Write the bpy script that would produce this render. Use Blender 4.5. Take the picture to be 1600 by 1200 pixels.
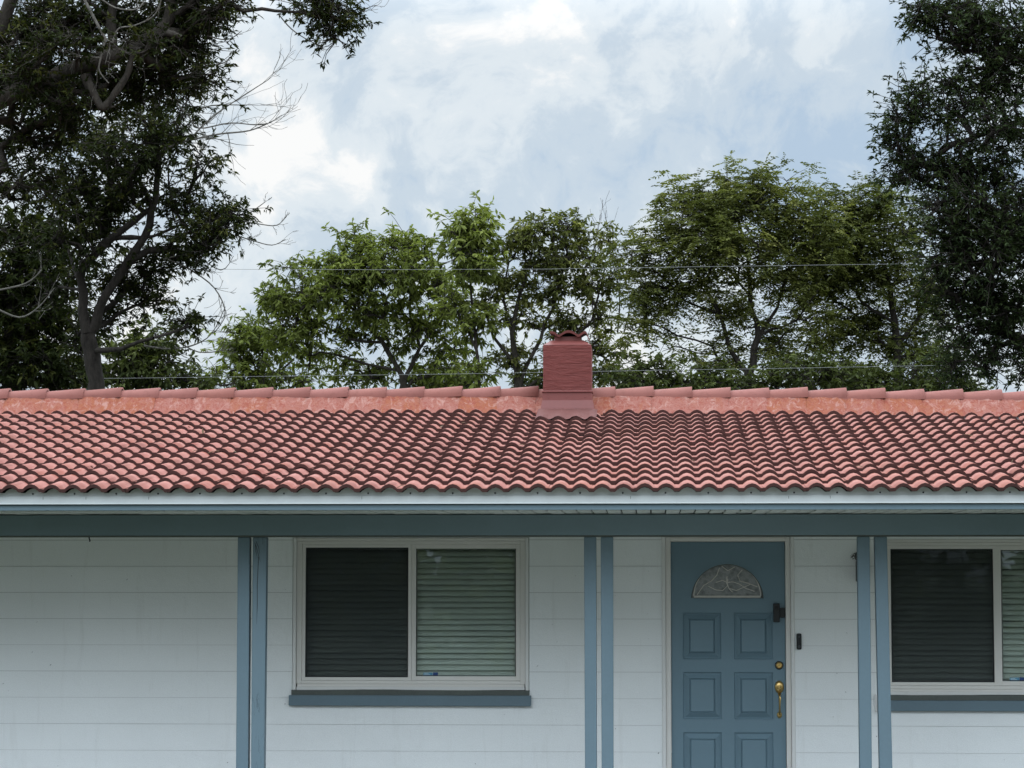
import bpy, math, random
import numpy as np
from mathutils import Vector, Matrix

for o in list(bpy.data.objects):
    bpy.data.objects.remove(o)
random.seed(7)
RNG = np.random.default_rng(11)
R = math.radians
scene = bpy.context.scene
COL = scene.collection

# ------------------------------------------------------------------ camera
FPX = 4000.0                     # focal length in pixels of a 1600 px wide frame
YAW, PITCH = R(3.09), R(4.29)
CAMP = Vector((0.0, -20.66, 1.90))
cam_d = bpy.data.cameras.new('camera')
cam = bpy.data.objects.new('camera', cam_d)
COL.objects.link(cam)
cam.location = CAMP
cam.rotation_euler = (math.pi / 2 + PITCH, 0, YAW)
cam_d.sensor_width = 36
cam_d.lens = FPX / 1600 * 36
cam_d.clip_end = 5000
scene.camera = cam

# ------------------------------------------------------------------ sky and sun
SUN_EL, SUN_AZ = R(58), R(-35)   # azimuth measured from +Y (behind the house) towards +X
world = bpy.data.worlds.new('World')
scene.world = world
world.use_nodes = True
NT = world.node_tree
NT.nodes.clear()


def wn(t, **k):
    n = NT.nodes.new(t)
    for a, v in k.items():
        setattr(n, a, v)
    return n


def wl(a, b):
    NT.links.new(a, b)


def wmath(op, a, b=None, c=None, clamp=False):
    n = wn('ShaderNodeMath', operation=op, use_clamp=clamp)
    for i, v in enumerate((a, b, c)):
        if v is None:
            continue
        if isinstance(v, (int, float)):
            n.inputs[i].default_value = v
        else:
            wl(v, n.inputs[i])
    return n.outputs[0]


def cam_dir(px, py):
    v = Vector(((px - 800) / FPX, (600 - py) / FPX, -1.0)).normalized()
    return cam.rotation_euler.to_matrix() @ v


sky = wn('ShaderNodeTexSky', sky_type='NISHITA', sun_disc=False)
sky.sun_elevation = SUN_EL
sky.sun_rotation = SUN_AZ
sky.air_density = 1.0
sky.dust_density = 2.0
tc = wn('ShaderNodeTexCoord')
nrm = wn('ShaderNodeVectorMath', operation='NORMALIZE')
wl(tc.outputs['Generated'], nrm.inputs[0])
DIR = nrm.outputs[0]
sep = wn('ShaderNodeSeparateXYZ')
wl(DIR, sep.inputs[0])
# gentle domain warp for wispy cloud edges
w1 = wn('ShaderNodeTexNoise')
w1.inputs['Scale'].default_value = 9.0
w1.inputs['Detail'].default_value = 4.0
wl(DIR, w1.inputs['Vector'])
wsub = wn('ShaderNodeVectorMath', operation='SUBTRACT')
wl(w1.outputs['Color'], wsub.inputs[0])
wsub.inputs[1].default_value = (0.5, 0.5, 0.5)
wsc = wn('ShaderNodeVectorMath', operation='SCALE')
wl(wsub.outputs[0], wsc.inputs[0])
wsc.inputs['Scale'].default_value = 0.085
wadd = wn('ShaderNodeVectorMath', operation='ADD')
wl(DIR, wadd.inputs[0])
wl(wsc.outputs[0], wadd.inputs[1])
WDIR = wadd.outputs[0]


def wnoise(scale, detail, off, rough=0.55, vec=None):
    m = wn('ShaderNodeMapping')
    m.inputs['Location'].default_value = off
    wl(vec or WDIR, m.inputs['Vector'])
    n = wn('ShaderNodeTexNoise')
    n.inputs['Scale'].default_value = scale
    n.inputs['Detail'].default_value = detail
    n.inputs['Roughness'].default_value = rough
    wl(m.outputs[0], n.inputs['Vector'])
    return n.outputs['Fac']


def bump_at(px, py, rad_px, amount):
    """a cloud bank in a given direction"""
    d = cam_dir(px, py)
    n = wn('ShaderNodeVectorMath', operation='DISTANCE')
    wl(WDIR, n.inputs[0])
    n.inputs[1].default_value = d
    mr = wn('ShaderNodeMapRange', interpolation_type='SMOOTHSTEP')
    mr.inputs['From Min'].default_value = 0.0
    mr.inputs['From Max'].default_value = rad_px / FPX
    mr.inputs['To Min'].default_value = amount
    mr.inputs['To Max'].default_value = 0.0
    wl(n.outputs['Value'], mr.inputs['Value'])
    return mr.outputs[0]


big = wnoise(6.0, 3.0, (3.1, 0.4, 1.7))
fine = wnoise(17.0, 10.0, (0.3, 2.2, 5.1), 0.62)
wisp = wnoise(42.0, 8.0, (1.3, 7.2, 2.1), 0.60)
s = wmath('ADD', wmath('MULTIPLY', wmath('SUBTRACT', big, 0.5), 0.70), wmath('MULTIPLY', wmath('SUBTRACT', fine, 0.5), 1.65))
s = wmath('ADD', s, wmath('MULTIPLY', wmath('SUBTRACT', wisp, 0.5), 0.62))
s = wmath('ADD', s, 0.53)
for b in ((400, 330, 340, 0.20), (560, 120, 300, 0.15), (300, 500, 240, 0.16), (600, 290, 110, 0.16), (700, 230, 150, 0.10), (880, 60, 280, 0.10), (430, 60, 200, 0.12),
          (760, 350, 150, -0.12), (950, 250, 220, -0.06), (1330, 250, 360, -0.16), (530, 250, 80, -0.22), (1230, 60, 70, 0.10), (600, 330, 60, 0.10)):
    s = wmath('ADD', s, bump_at(*b))
ramp = wn('ShaderNodeValToRGB')
cr = ramp.color_ramp
cr.interpolation = 'EASE'
cr.elements[0].position = 0.22
cr.elements[0].color = (0.47, 0.60, 0.75, 1)
cr.elements[1].position = 0.92
cr.elements[1].color = (1.0, 1.0, 0.99, 1)
e = cr.elements.new(0.48)
e.color = (0.60, 0.70, 0.795, 1)
e = cr.elements.new(0.70)
e.color = (0.77, 0.84, 0.89, 1)
wl(s, ramp.inputs[0])
# overcast dome: brighter towards the zenith than at the horizon
zr = wn('ShaderNodeMapRange', interpolation_type='SMOOTHSTEP')
zr.inputs['From Min'].default_value = 0.20
zr.inputs['From Max'].default_value = 0.37
zr.inputs['To Min'].default_value = 0.0
zr.inputs['To Max'].default_value = 3.3
wl(sep.outputs['Z'], zr.inputs['Value'])
zen = wmath('ADD', wmath('ADD', 1.0, zr.outputs[0]), wmath('MULTIPLY', wmath('MAXIMUM', wmath('SUBTRACT', sep.outputs['Z'], 0.22), 0.0), 0.8))
SKY_K = 10.0
kz = wmath('MULTIPLY', zen, SKY_K)
cl = wn('ShaderNodeVectorMath', operation='SCALE')
wl(ramp.outputs[0], cl.inputs[0])
wl(kz, cl.inputs['Scale'])
mix = wn('ShaderNodeMix', data_type='RGBA')
mix.inputs['Factor'].default_value = 0.93
wl(sky.outputs[0], mix.inputs['A'])
wl(cl.outputs[0], mix.inputs['B'])
bg = wn('ShaderNodeBackground')
bg.inputs['Strength'].default_value = 0.10
wl(mix.outputs['Result'], bg.inputs['Color'])
wo = wn('ShaderNodeOutputWorld')
wl(bg.outputs[0], wo.inputs['Surface'])

sun_d = bpy.data.lights.new('sun', 'SUN')
sun_d.energy = 0.6
sun_d.angle = R(25)
sun_d.color = (1.0, 0.96, 0.90)
sun = bpy.data.objects.new('sun', sun_d)
COL.objects.link(sun)
sdir = Vector((math.sin(SUN_AZ) * math.cos(SUN_EL), math.cos(SUN_AZ) * math.cos(SUN_EL), math.sin(SUN_EL)))
sun.rotation_euler = sdir.to_track_quat('Z', 'Y').to_euler()
sun.location = (0, 0, 40)

cy = scene.cycles
cy.max_bounces = 5
cy.diffuse_bounces = 3
cy.glossy_bounces = 2
cy.transmission_bounces = 2
cy.transparent_max_bounces = 8
vs = scene.view_settings
vs.view_transform = 'Standard'
vs.look = 'None'
vs.gamma = 1.0
vs.exposure = 0.0
vs.use_curve_mapping = False

# ------------------------------------------------------------------ helpers
CAM_M = cam.rotation_euler.to_matrix()


def ray(px, py):
    return CAM_M @ Vector(((px - 800) / FPX, (600 - py) / FPX, -1.0))


def on_plane(px, py, Y):
    """point of the vertical plane y = Y (house coordinates) seen at this place of the photo"""
    r = ray(px, py)
    t = (Y - CAMP.y) / r.y
    return CAMP + r * t


def PX(px, py, Y):
    return on_plane(px, py, Y).x


def PZ(px, py, Y):
    return on_plane(px, py, Y).z


def at(px, py, d):
    return CAMP + ray(px, py) * d


class MB:
    def __init__(self):
        self.v, self.f, self.m = [], [], []

    def add(self, vs_, fs, mi=0):
        b = len(self.v)
        self.v += [tuple(p) for p in vs_]
        for q in fs:
            self.f.append(tuple(b + i for i in q))
            self.m.append(mi)

    def box(self, x0, x1, y0, y1, z0, z1, mi=0):
        self.add([(x0, y0, z0), (x1, y0, z0), (x1, y1, z0), (x0, y1, z0), (x0, y0, z1), (x1, y0, z1), (x1, y1, z1), (x0, y1, z1)],
                 [(0, 3, 2, 1), (4, 5, 6, 7), (0, 1, 5, 4), (1, 2, 6, 5), (2, 3, 7, 6), (3, 0, 4, 7)], mi)
        return self

    def prism_y(self, pts, y0, y1, mi=0):
        """polygon in x,z (counter-clockwise seen from -Y) extruded from y0 to y1"""
        n = len(pts)
        vs_ = [(x, y0, z) for x, z in pts] + [(x, y1, z) for x, z in pts]
        fs = [tuple(range(n)), tuple(range(2 * n - 1, n - 1, -1))]
        fs += [(i, i + n, (i + 1) % n + n, (i + 1) % n) for i in range(n)]
        self.add(vs_, fs, mi)
        return self

    def prism_x(self, pts, x0, x1, mi=0):
        """polygon in y,z extruded along x"""
        n = len(pts)
        vs_ = [(x0, y, z) for y, z in pts] + [(x1, y, z) for y, z in pts]
        fs = [tuple(range(n - 1, -1, -1)), tuple(range(n, 2 * n))]
        fs += [(i, (i + 1) % n, (i + 1) % n + n, i + n) for i in range(n)]
        self.add(vs_, fs, mi)
        return self

    def tube(self, path, rad, sides=6, cap=True, mi=0):
        path = [Vector(p) for p in path]
        n = len(path)
        if not hasattr(rad, '__len__'):
            rad = [rad] * n
        up = Vector((0.13, 0.37, 0.92))
        rings = []
        for i, p in enumerate(path):
            t = (path[min(i + 1, n - 1)] - path[max(i - 1, 0)])
            if t.length < 1e-9:
                t = Vector((0, 0, 1))
            t.normalize()
            a = t.cross(up)
            if a.length < 0.05:
                a = t.cross(Vector((1, 0, 0)))
            a.normalize()
            b = t.cross(a)
            for k in range(sides):
                w = 2 * math.pi * k / sides
                rings.append(p + (a * math.cos(w) + b * math.sin(w)) * rad[i])
        fs = []
        for i in range(n - 1):
            for k in range(sides):
                k2 = (k + 1) % sides
                fs.append((i * sides + k, i * sides + k2, (i + 1) * sides + k2, (i + 1) * sides + k))
        if cap:
            fs.append(tuple(range(sides - 1, -1, -1)))
            fs.append(tuple((n - 1) * sides + k for k in range(sides)))
        self.add(rings, fs, mi)
        return self

    def disc_y(self, cx, cz, prof, sides=20, sx=1.0, sz=1.0, mi=0):
        """lathe about an axis along y; prof = [(radius, y)...] back to front"""
        vs_ = []
        for r_, y in prof:
            for k in range(sides):
                w = 2 * math.pi * k / sides
                vs_.append((cx + r_ * sx * math.cos(w), y, cz + r_ * sz * math.sin(w)))
        fs = []
        for i in range(len(prof) - 1):
            for k in range(sides):
                k2 = (k + 1) % sides
                fs.append((i * sides + k, i * sides + k2, (i + 1) * sides + k2, (i + 1) * sides + k))
        fs.append(tuple((len(prof) - 1) * sides + k for k in range(sides)))
        self.add(vs_, fs, mi)
        return self

    def build(self, name, mat, parent=None, smooth=False, bevel=0.0, seg=2):
        me = bpy.data.meshes.new(name)
        me.from_pydata(self.v, [], self.f)
        mats = mat if isinstance(mat, (list, tuple)) else [mat]
        for m_ in mats:
            me.materials.append(m_)
        if len(mats) > 1:
            me.polygons.foreach_set('material_index', self.m)
        if smooth:
            me.polygons.foreach_set('use_smooth', [True] * len(me.polygons))
        me.update()
        o = bpy.data.objects.new(name, me)
        COL.objects.link(o)
        if parent:
            o.parent = parent
        if bevel:
            md = o.modifiers.new('edge', 'BEVEL')
            md.width = bevel
            md.segments = seg
            md.limit_method = 'ANGLE'
        return o


def tag(o, label=None, cat=None, group=None, kind=None):
    if label:
        o['label'] = label
    if cat:
        o['category'] = cat
    if group:
        o['group'] = group
    if kind:
        o['kind'] = kind
    return o


def empty(name, loc=(0, 0, 0)):
    o = bpy.data.objects.new(name, None)
    o.empty_display_size = 0.2
    o.location = loc
    COL.objects.link(o)
    return o


# ------------------------------------------------------------------ materials
class M:
    """small wrapper round a node material"""

    def __init__(self, name):
        self.m = bpy.data.materials.new(name)
        self.m.use_nodes = True
        self.t = self.m.node_tree
        self.p = self.t.nodes['Principled BSDF']
        self.out = self.t.nodes['Material Output']

    def n(self, t, **k):
        x = self.t.nodes.new(t)
        for a, v in k.items():
            setattr(x, a, v)
        return x

    def l(self, a, b):
        self.t.links.new(a, b)

    def pos(self, scale=(1, 1, 1)):
        g = self.n('ShaderNodeNewGeometry')
        m = self.n('ShaderNodeMapping')
        m.inputs['Scale'].default_value = scale
        self.l(g.outputs['Position'], m.inputs['Vector'])
        return m.outputs[0]

    def noise(self, scale, detail=4, rough=0.55, vec=None, dist=0.0):
        x = self.n('ShaderNodeTexNoise')
        x.inputs['Scale'].default_value = scale
        x.inputs['Detail'].default_value = detail
        x.inputs['Roughness'].default_value = rough
        x.inputs['Distortion'].default_value = dist
        self.l(vec if vec is not None else self.pos(), x.inputs['Vector'])
        return x.outputs['Fac']

    def ramp(self, fac, stops):
        x = self.n('ShaderNodeValToRGB')
        c = x.color_ramp
        while len(c.elements) < len(stops):
            c.elements.new(0.5)
        for e_, (p, col) in zip(c.elements, stops):
            e_.position = p
            e_.color = (*col, 1) if len(col) == 3 else col
        self.l(fac, x.inputs[0])
        return x.outputs[0]

    def mix(self, fac, a, b, mode='MIX'):
        x = self.n('ShaderNodeMix', data_type='RGBA', blend_type=mode)
        for key, v in (('Factor', fac), ('A', a), ('B', b)):
            i = x.inputs[key]
            if isinstance(v, (int, float)):
                i.default_value = v
            elif isinstance(v, tuple):
                i.default_value = (*v, 1) if len(v) == 3 else v
            else:
                self.l(v, i)
        return x.outputs['Result']

    def math(self, op, a, b=0.0, clamp=False):
        x = self.n('ShaderNodeMath', operation=op, use_clamp=clamp)
        for i, v in enumerate((a, b)):
            if isinstance(v, (int, float)):
                x.inputs[i].default_value = v
            else:
                self.l(v, x.inputs[i])
        return x.outputs[0]

    def bump(self, h, strength=0.3, dist=0.01):
        x = self.n('ShaderNodeBump')
        x.inputs['Strength'].default_value = strength
        x.inputs['Distance'].default_value = dist
        self.l(h, x.inputs['Height'])
        self.l(x.outputs[0], self.p.inputs['Normal'])

    def base(self, c):
        i = self.p.inputs['Base Color']
        if isinstance(c, tuple):
            i.default_value = (*c, 1)
        else:
            self.l(c, i)

    def rough(self, r_):
        self.p.inputs['Roughness'].default_value = r_
        return self


def sc3(c, k):
    return tuple(min(1.0, x * k) for x in c)


def painted(name, c, rough=0.55, var=0.10, grain=(1, 1, 1), bump=0.12, bscale=90, bdist=0.003, dirt=0.0, spec=0.4):
    a = M(name)
    n1 = a.noise(2.2, 5, 0.6, a.pos(grain))
    col = a.ramp(n1, [(0.3, sc3(c, 1 - var)), (0.7, sc3(c, 1 + var))])
    n3 = a.noise(40, 4, 0.6)
    col = a.mix(0.35, col, a.ramp(n3, [(0.35, sc3(c, 1 - var)), (0.65, sc3(c, 1 + var * 0.7))]))
    if dirt:
        d = a.ramp(a.noise(7, 7, 0.7, a.pos((1.0, 1.0, 0.35))), [(0.58, (0, 0, 0)), (0.72, (1, 1, 1))])
        col = a.mix(a.math('MULTIPLY', d, dirt), col, sc3(c, 0.45))
    a.base(col)
    a.rough(rough)
    a.p.inputs['Specular IOR Level'].default_value = spec
    if bump:
        a.bump(a.noise(bscale, 5, 0.6, a.pos(grain)), bump, bdist)
    return a.m


BLUE = (0.20, 0.275, 0.325)
def mat_wall():
    a = M('wall_paint')
    c = (0.84, 0.855, 0.85)
    col = a.ramp(a.noise(1.6, 6, 0.65), [(0.3, sc3(c, 0.955)), (0.7, sc3(c, 1.02))])
    col = a.mix(0.5, col, a.ramp(a.noise(170, 4, 0.7), [(0.35, sc3(c, 0.86)), (0.65, sc3(c, 1.08))]))
    run = a.ramp(a.noise(5, 6, 0.7, a.pos((2.2, 1, 0.22))), [(0.56, (0, 0, 0)), (0.75, (0.22, 0.22, 0.22))])
    col = a.mix(run, col, (0.52, 0.51, 0.47))
    spk = a.ramp(a.noise(26, 3, 0.5), [(0.735, (0, 0, 0)), (0.755, (0.7, 0.7, 0.7))])
    col = a.mix(spk, col, (0.12, 0.12, 0.11))
    a.base(col)
    a.rough(0.75)
    a.p.inputs['Specular IOR Level'].default_value = 0.2
    h = a.math('ADD', a.noise(120, 5, 0.7), a.math('MULTIPLY', a.noise(9, 5, 0.6), 2.0))
    a.bump(h, 0.55, 0.004)
    return a.m


m_wall = mat_wall()
m_joint = painted('joint_paint', (0.58, 0.59, 0.58), 0.8, 0.05, bump=0.2)
m_blue = painted('blue_paint', (0.122, 0.178, 0.213), 0.5, 0.06, bump=0.2, bscale=70, dirt=0.08)
m_beam = painted('beam_paint', (0.16, 0.22, 0.255), 0.55, 0.06, bump=0.2, bscale=60, dirt=0.1)
m_door = painted('door_paint', (0.145, 0.225, 0.272), 0.45, 0.04, bump=0.15, bscale=150)
m_white = painted('white_metal', (0.50, 0.525, 0.52), 0.45, 0.05, bump=0.05, bscale=30, dirt=0.12)
m_trim = painted('beige_vinyl', (0.72, 0.69, 0.65), 0.45, 0.03, bump=0.05)
m_trimw = painted('white_trim', (0.70, 0.69, 0.67), 0.5, 0.05, bump=0.15, dirt=0.12)
m_seal = painted('sealant', (0.10, 0.11, 0.10), 0.8, 0.2)
m_soffit = painted('soffit_vinyl', (0.62, 0.63, 0.60), 0.55, 0.06)
m_black = painted('black_plastic', (0.010, 0.011, 0.013), 0.35, 0.1, bump=0)
m_dark = painted('dark_gap', (0.02, 0.02, 0.02), 0.9, 0.1, bump=0)
m_conc = painted('concrete', (0.46, 0.45, 0.42), 0.85, 0.10, bump=0.5, bscale=40, dirt=0.2)
m_inter = painted('room_paint', (0.35, 0.34, 0.32), 0.8, 0.05, bump=0)
m_slat = painted('blind_vinyl', (0.78, 0.78, 0.74), 0.5, 0.03, bump=0)
m_wire = painted('wire', (0.15, 0.15, 0.15), 0.5, 0.05, bump=0)


def mat_post():
    a = M('cracked_post_paint')
    n1 = a.noise(2.2, 5, 0.6)
    col = a.ramp(n1, [(0.3, (0.115, 0.168, 0.20)), (0.7, (0.130, 0.19, 0.227))])
    cr_ = a.noise(16, 5, 0.6, a.pos((2.2, 2.2, 0.16)), 0.6)
    line = a.ramp(cr_, [(0.485, (0, 0, 0)), (0.498, (1, 1, 1)), (0.508, (0, 0, 0))])
    msk = a.ramp(a.noise(2.6, 2, 0.5), [(0.50, (0, 0, 0)), (0.60, (1, 1, 1))])
    k = a.mix(1.0, line, msk, 'MULTIPLY')
    a.base(a.mix(k, col, (0.03, 0.04, 0.05)))
    a.rough(0.5)
    a.bump(a.noise(70, 5), 0.2, 0.003)
    return a.m


m_postw = mat_post()


def mat_tile():
    """painted concrete tile, one random tone for each tile, faint dust and lichen"""
    a = M('tile_paint')
    g = a.n('ShaderNodeNewGeometry')
    sep_ = a.n('ShaderNodeSeparateXYZ')
    a.l(g.outputs['Position'], sep_.inputs[0])
    cx = a.math('FLOOR', a.math('DIVIDE', sep_.outputs['X'], TW))
    cy = a.math('FLOOR', a.math('DIVIDE', sep_.outputs['Y'], 0.3123))
    cmb = a.n('ShaderNodeCombineXYZ')
    a.l(cx, cmb.inputs[0])
    a.l(cy, cmb.inputs[1])
    wn_ = a.n('ShaderNodeTexWhiteNoise', noise_dimensions='2D')
    a.l(cmb.outputs[0], wn_.inputs['Vector'])
    c = (0.285, 0.108, 0.086)
    tone = a.ramp(wn_.outputs['Value'], [(0.0, (0.205, 0.074, 0.057)), (0.25, c), (0.7, (0.308, 0.122, 0.098)), (0.90, (0.290, 0.102, 0.073)), (1.0, (0.245, 0.074, 0.056))])
    n1 = a.noise(9, 6, 0.65)
    col = a.mix(a.ramp(n1, [(0.45, (0, 0, 0)), (0.75, (0.5, 0.5, 0.5))]), tone, (0.39, 0.195, 0.16))
    n2 = a.noise(3.0, 6, 0.7, a.pos((1, 0.5, 1)))
    col = a.mix(a.ramp(n2, [(0.48, (0, 0, 0)), (0.66, (0.55, 0.55, 0.55))]), col, (0.26, 0.105, 0.075))
    n4 = a.noise(60, 5, 0.7)
    col = a.mix(a.ramp(n4, [(0.62, (0, 0, 0)), (0.74, (0.45, 0.45, 0.45))]), col, (0.22, 0.10, 0.08))
    a.base(col)
    a.rough(0.65)
    a.p.inputs['Specular IOR Level'].default_value = 0.2
    a.bump(a.noise(160, 4), 0.25, 0.002)
    return a.m


TW = 0.305
m_tile = mat_tile()
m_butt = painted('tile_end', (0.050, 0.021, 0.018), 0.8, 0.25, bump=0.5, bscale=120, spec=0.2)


def mat_cap():
    a = M('ridge_cap_paint')
    oi = a.n('ShaderNodeObjectInfo')
    c = a.ramp(oi.outputs['Random'], [(0.0, (0.205, 0.078, 0.064)), (0.5, (0.25, 0.100, 0.084)), (1.0, (0.225, 0.086, 0.068))])
    c = a.mix(a.ramp(a.noise(14, 6, 0.7), [(0.5, (0, 0, 0)), (0.75, (0.55, 0.55, 0.55))]), c, (0.155, 0.058, 0.046))
    c = a.mix(a.ramp(a.noise(46, 4, 0.6), [(0.66, (0, 0, 0)), (0.72, (0.8, 0.8, 0.8))]), c, (0.16, 0.07, 0.06))
    a.base(c)
    a.rough(0.7)
    a.p.inputs['Specular IOR Level'].default_value = 0.15
    a.bump(a.noise(110, 5), 0.3, 0.003)
    return a.m


m_cap = mat_cap()


def mat_mortar():
    a = M('mortar')
    oi = a.n('ShaderNodeObjectInfo')
    pink, org = (0.26, 0.105, 0.083), (0.245, 0.082, 0.045)
    bsc = a.ramp(oi.outputs['Random'], [(0.0, (0.0, 0.0, 0.0)), (0.45, (0.12, 0.12, 0.12)), (0.55, (0.55, 0.55, 0.55)), (1.0, (0.95, 0.95, 0.95))])
    n = a.noise(7, 6, 0.7, a.pos((1.3, 1, 0.5)), 0.8)
    f = a.math('ADD', a.math('MULTIPLY', a.math('SUBTRACT', n, 0.5), 3.2), bsc, True)
    c = a.mix(f, pink, org)
    c = a.mix(a.ramp(a.noise(20, 6, 0.75, None, 1.5), [(0.50, (0, 0, 0)), (0.58, (0.8, 0.8, 0.8))]), c, (0.21, 0.055, 0.038))
    c = a.mix(a.ramp(a.noise(10, 6, 0.75, a.pos((1.4, 1, 0.7)), 1.0), [(0.53, (0, 0, 0)), (0.62, (0.85, 0.85, 0.85))]), c, (0.33, 0.175, 0.145))
    a.base(c)
    a.rough(0.85)
    a.p.inputs['Specular IOR Level'].default_value = 0.1
    a.bump(a.noise(45, 6, 0.7), 0.6, 0.01)
    return a.m


m_mortar = mat_mortar()


def mat_stack():
    a = M('painted_stucco')
    c = (0.165, 0.048, 0.042)
    col = a.ramp(a.noise(9, 7, 0.72, a.pos((0.5, 0.5, 2.6)), 1.2), [(0.36, sc3(c, 0.84)), (0.48, sc3(c, 1.0)), (0.7, sc3(c, 1.10))])
    a.base(col)
    a.rough(0.6)
    n = a.noise(9, 7, 0.72, a.pos((0.5, 0.5, 2.6)), 1.2)
    a.p.inputs['Specular IOR Level'].default_value = 0.15
    a.bump(n, 1.0, 0.026)
    return a.m


m_stack = mat_stack()
m_flash = painted('flashing_paint', (0.18, 0.054, 0.047), 0.42, 0.08, bump=0.15, bscale=20, bdist=0.006, dirt=0.2)


def mat_glass(name, tint, rough=0.0):
    a = M(name)
    a.t.nodes.remove(a.p)
    tr = a.n('ShaderNodeBsdfTransparent')
    tr.inputs[0].default_value = (*tint, 1)
    gl = a.n('ShaderNodeBsdfGlossy')
    gl.inputs['Roughness'].default_value = rough
    gl.inputs['Color'].default_value = (0.95, 0.97, 1.0, 1)
    bmp = a.n('ShaderNodeBump')
    bmp.inputs['Strength'].default_value = 0.05
    bmp.inputs['Distance'].default_value = 0.02
    nn = a.noise(2.5, 2, 0.5)
    a.l(nn, bmp.inputs['Height'])
    a.l(bmp.outputs[0], gl.inputs['Normal'])
    fr = a.n('ShaderNodeFresnel')
    fr.inputs['IOR'].default_value = 1.5
    mx = a.n('ShaderNodeMixShader')
    a.l(fr.outputs[0], mx.inputs[0])
    a.l(tr.outputs[0], mx.inputs[1])
    a.l(gl.outputs[0], mx.inputs[2])
    a.l(mx.outputs[0], a.out.inputs['Surface'])
    return a.m


m_glass = mat_glass('window_glass', (0.90, 0.94, 0.92))


def mat_screen():
    a = M('insect_screen')
    a.t.nodes.remove(a.p)
    tr = a.n('ShaderNodeBsdfTransparent')
    df = a.n('ShaderNodeBsdfDiffuse')
    df.inputs[0].default_value = (0.040, 0.043, 0.048, 1)
    mx = a.n('ShaderNodeMixShader')
    mx.inputs[0].default_value = 0.36
    a.l(tr.outputs[0], mx.inputs[1])
    a.l(df.outputs[0], mx.inputs[2])
    a.l(mx.outputs[0], a.out.inputs['Surface'])
    return a.m


m_screen = mat_screen()


def mat_fan():
    a = M('leaded_glass')
    v = a.n('ShaderNodeTexVoronoi', feature='F1')
    v.inputs['Scale'].default_value = 26
    a.l(a.pos(), v.inputs['Vector'])
    a.base(a.ramp(v.outputs['Distance'], [(0.1, (0.12, 0.128, 0.13)), (0.7, (0.26, 0.265, 0.26))]))
    a.rough(0.16)
    a.bump(a.noise(60, 3, 0.6), 0.5, 0.01)
    return a.m


m_fan = mat_fan()
m_came = painted('lead_came', (0.62, 0.58, 0.53), 0.4, 0.1, bump=0)
a_ = M('brass')
a_.base((0.62, 0.42, 0.16))
a_.p.inputs['Metallic'].default_value = 1.0
a_.rough(0.28)
m_brass = a_.m
m_stick = painted('sticker_blue', (0.10, 0.28, 0.42), 0.4, 0.05, bump=0)
m_stick2 = painted('sticker_navy', (0.02, 0.06, 0.20), 0.4, 0.05, bump=0)
m_stickw = painted('sticker_pale', (0.45, 0.58, 0.64), 0.4, 0.05, bump=0)


def mat_bark(name, c):
    a = M(name)
    n = a.noise(18, 7, 0.7, a.pos((1, 1, 0.35)))
    a.base(a.ramp(n, [(0.3, sc3(c, 0.45)), (0.7, sc3(c, 1.35))]))
    a.rough(0.95)
    a.p.inputs['Specular IOR Level'].default_value = 0.1
    a.bump(n, 0.9, 0.03)
    return a.m


m_bark = mat_bark('bark_dark', (0.034, 0.029, 0.025))
m_bark2 = mat_bark('bark_grey', (0.048, 0.041, 0.034))
m_dead = mat_bark('dead_wood', (0.15, 0.138, 0.12))


def mat_leaf(name, dark, mid, light, trans=0.30):
    """leaf tone from the per-leaf tint; light passes through the blade"""
    a = M(name)
    at_ = a.n('ShaderNodeAttribute')
    at_.attribute_name = 'tint'
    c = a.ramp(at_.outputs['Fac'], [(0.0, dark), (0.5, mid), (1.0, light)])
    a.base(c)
    a.rough(0.6)
    a.p.inputs['Specular IOR Level'].default_value = 0.04
    tl = a.n('ShaderNodeBsdfTranslucent')
    a.l(a.mix(1.0, c, (1.15, 1.25, 0.55), 'MULTIPLY'), tl.inputs[0])
    mx = a.n('ShaderNodeMixShader')
    mx.inputs[0].default_value = trans
    a.l(a.p.outputs[0], mx.inputs[1])
    a.l(tl.outputs[0], mx.inputs[2])
    a.l(mx.outputs[0], a.out.inputs['Surface'])
    return a.m


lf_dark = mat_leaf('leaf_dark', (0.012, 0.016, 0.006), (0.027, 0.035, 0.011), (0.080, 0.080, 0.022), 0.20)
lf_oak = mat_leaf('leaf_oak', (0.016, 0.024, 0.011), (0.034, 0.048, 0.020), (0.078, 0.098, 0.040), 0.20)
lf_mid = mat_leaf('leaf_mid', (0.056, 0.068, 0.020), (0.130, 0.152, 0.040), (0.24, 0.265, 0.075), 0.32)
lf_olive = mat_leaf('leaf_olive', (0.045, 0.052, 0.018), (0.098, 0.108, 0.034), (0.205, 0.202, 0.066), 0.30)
lf_shrub = mat_leaf('leaf_shrub', (0.026, 0.033, 0.013), (0.055, 0.066, 0.022), (0.115, 0.130, 0.042), 0.25)

# ------------------------------------------------------------------ ground
g_m = M('lawn')
g_m.base(g_m.ramp(g_m.noise(1.2, 8, 0.7), [(0.35, (0.032, 0.040, 0.018)), (0.65, (0.060, 0.066, 0.032))]))
g_m.rough(0.95)
g_m.bump(g_m.noise(40, 5), 0.8, 0.03)
mb = MB()
mb.add([(-900, -900, 0), (900, -900, 0), (900, 900, 0), (-900, 900, 0)], [(0, 1, 2, 3)])
tag(mb.build('ground', g_m.m), 'flat green lawn round the house', kind='structure')
mb = MB()
mb.box(-0.35, 0.95, -18.2, -2.0, -0.05, 0.012)
tag(mb.build('path', m_conc), 'pale concrete path leading up to the porch', kind='structure')
mb = MB()
mb.box(-60, 60, -27, -18.2, -0.05, 0.008)
road_m = painted('asphalt', (0.07, 0.07, 0.07), 0.9, 0.15, bump=0.5, bscale=60)
tag(mb.build('road', road_m), 'grey asphalt street before the house', kind='structure')

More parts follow.
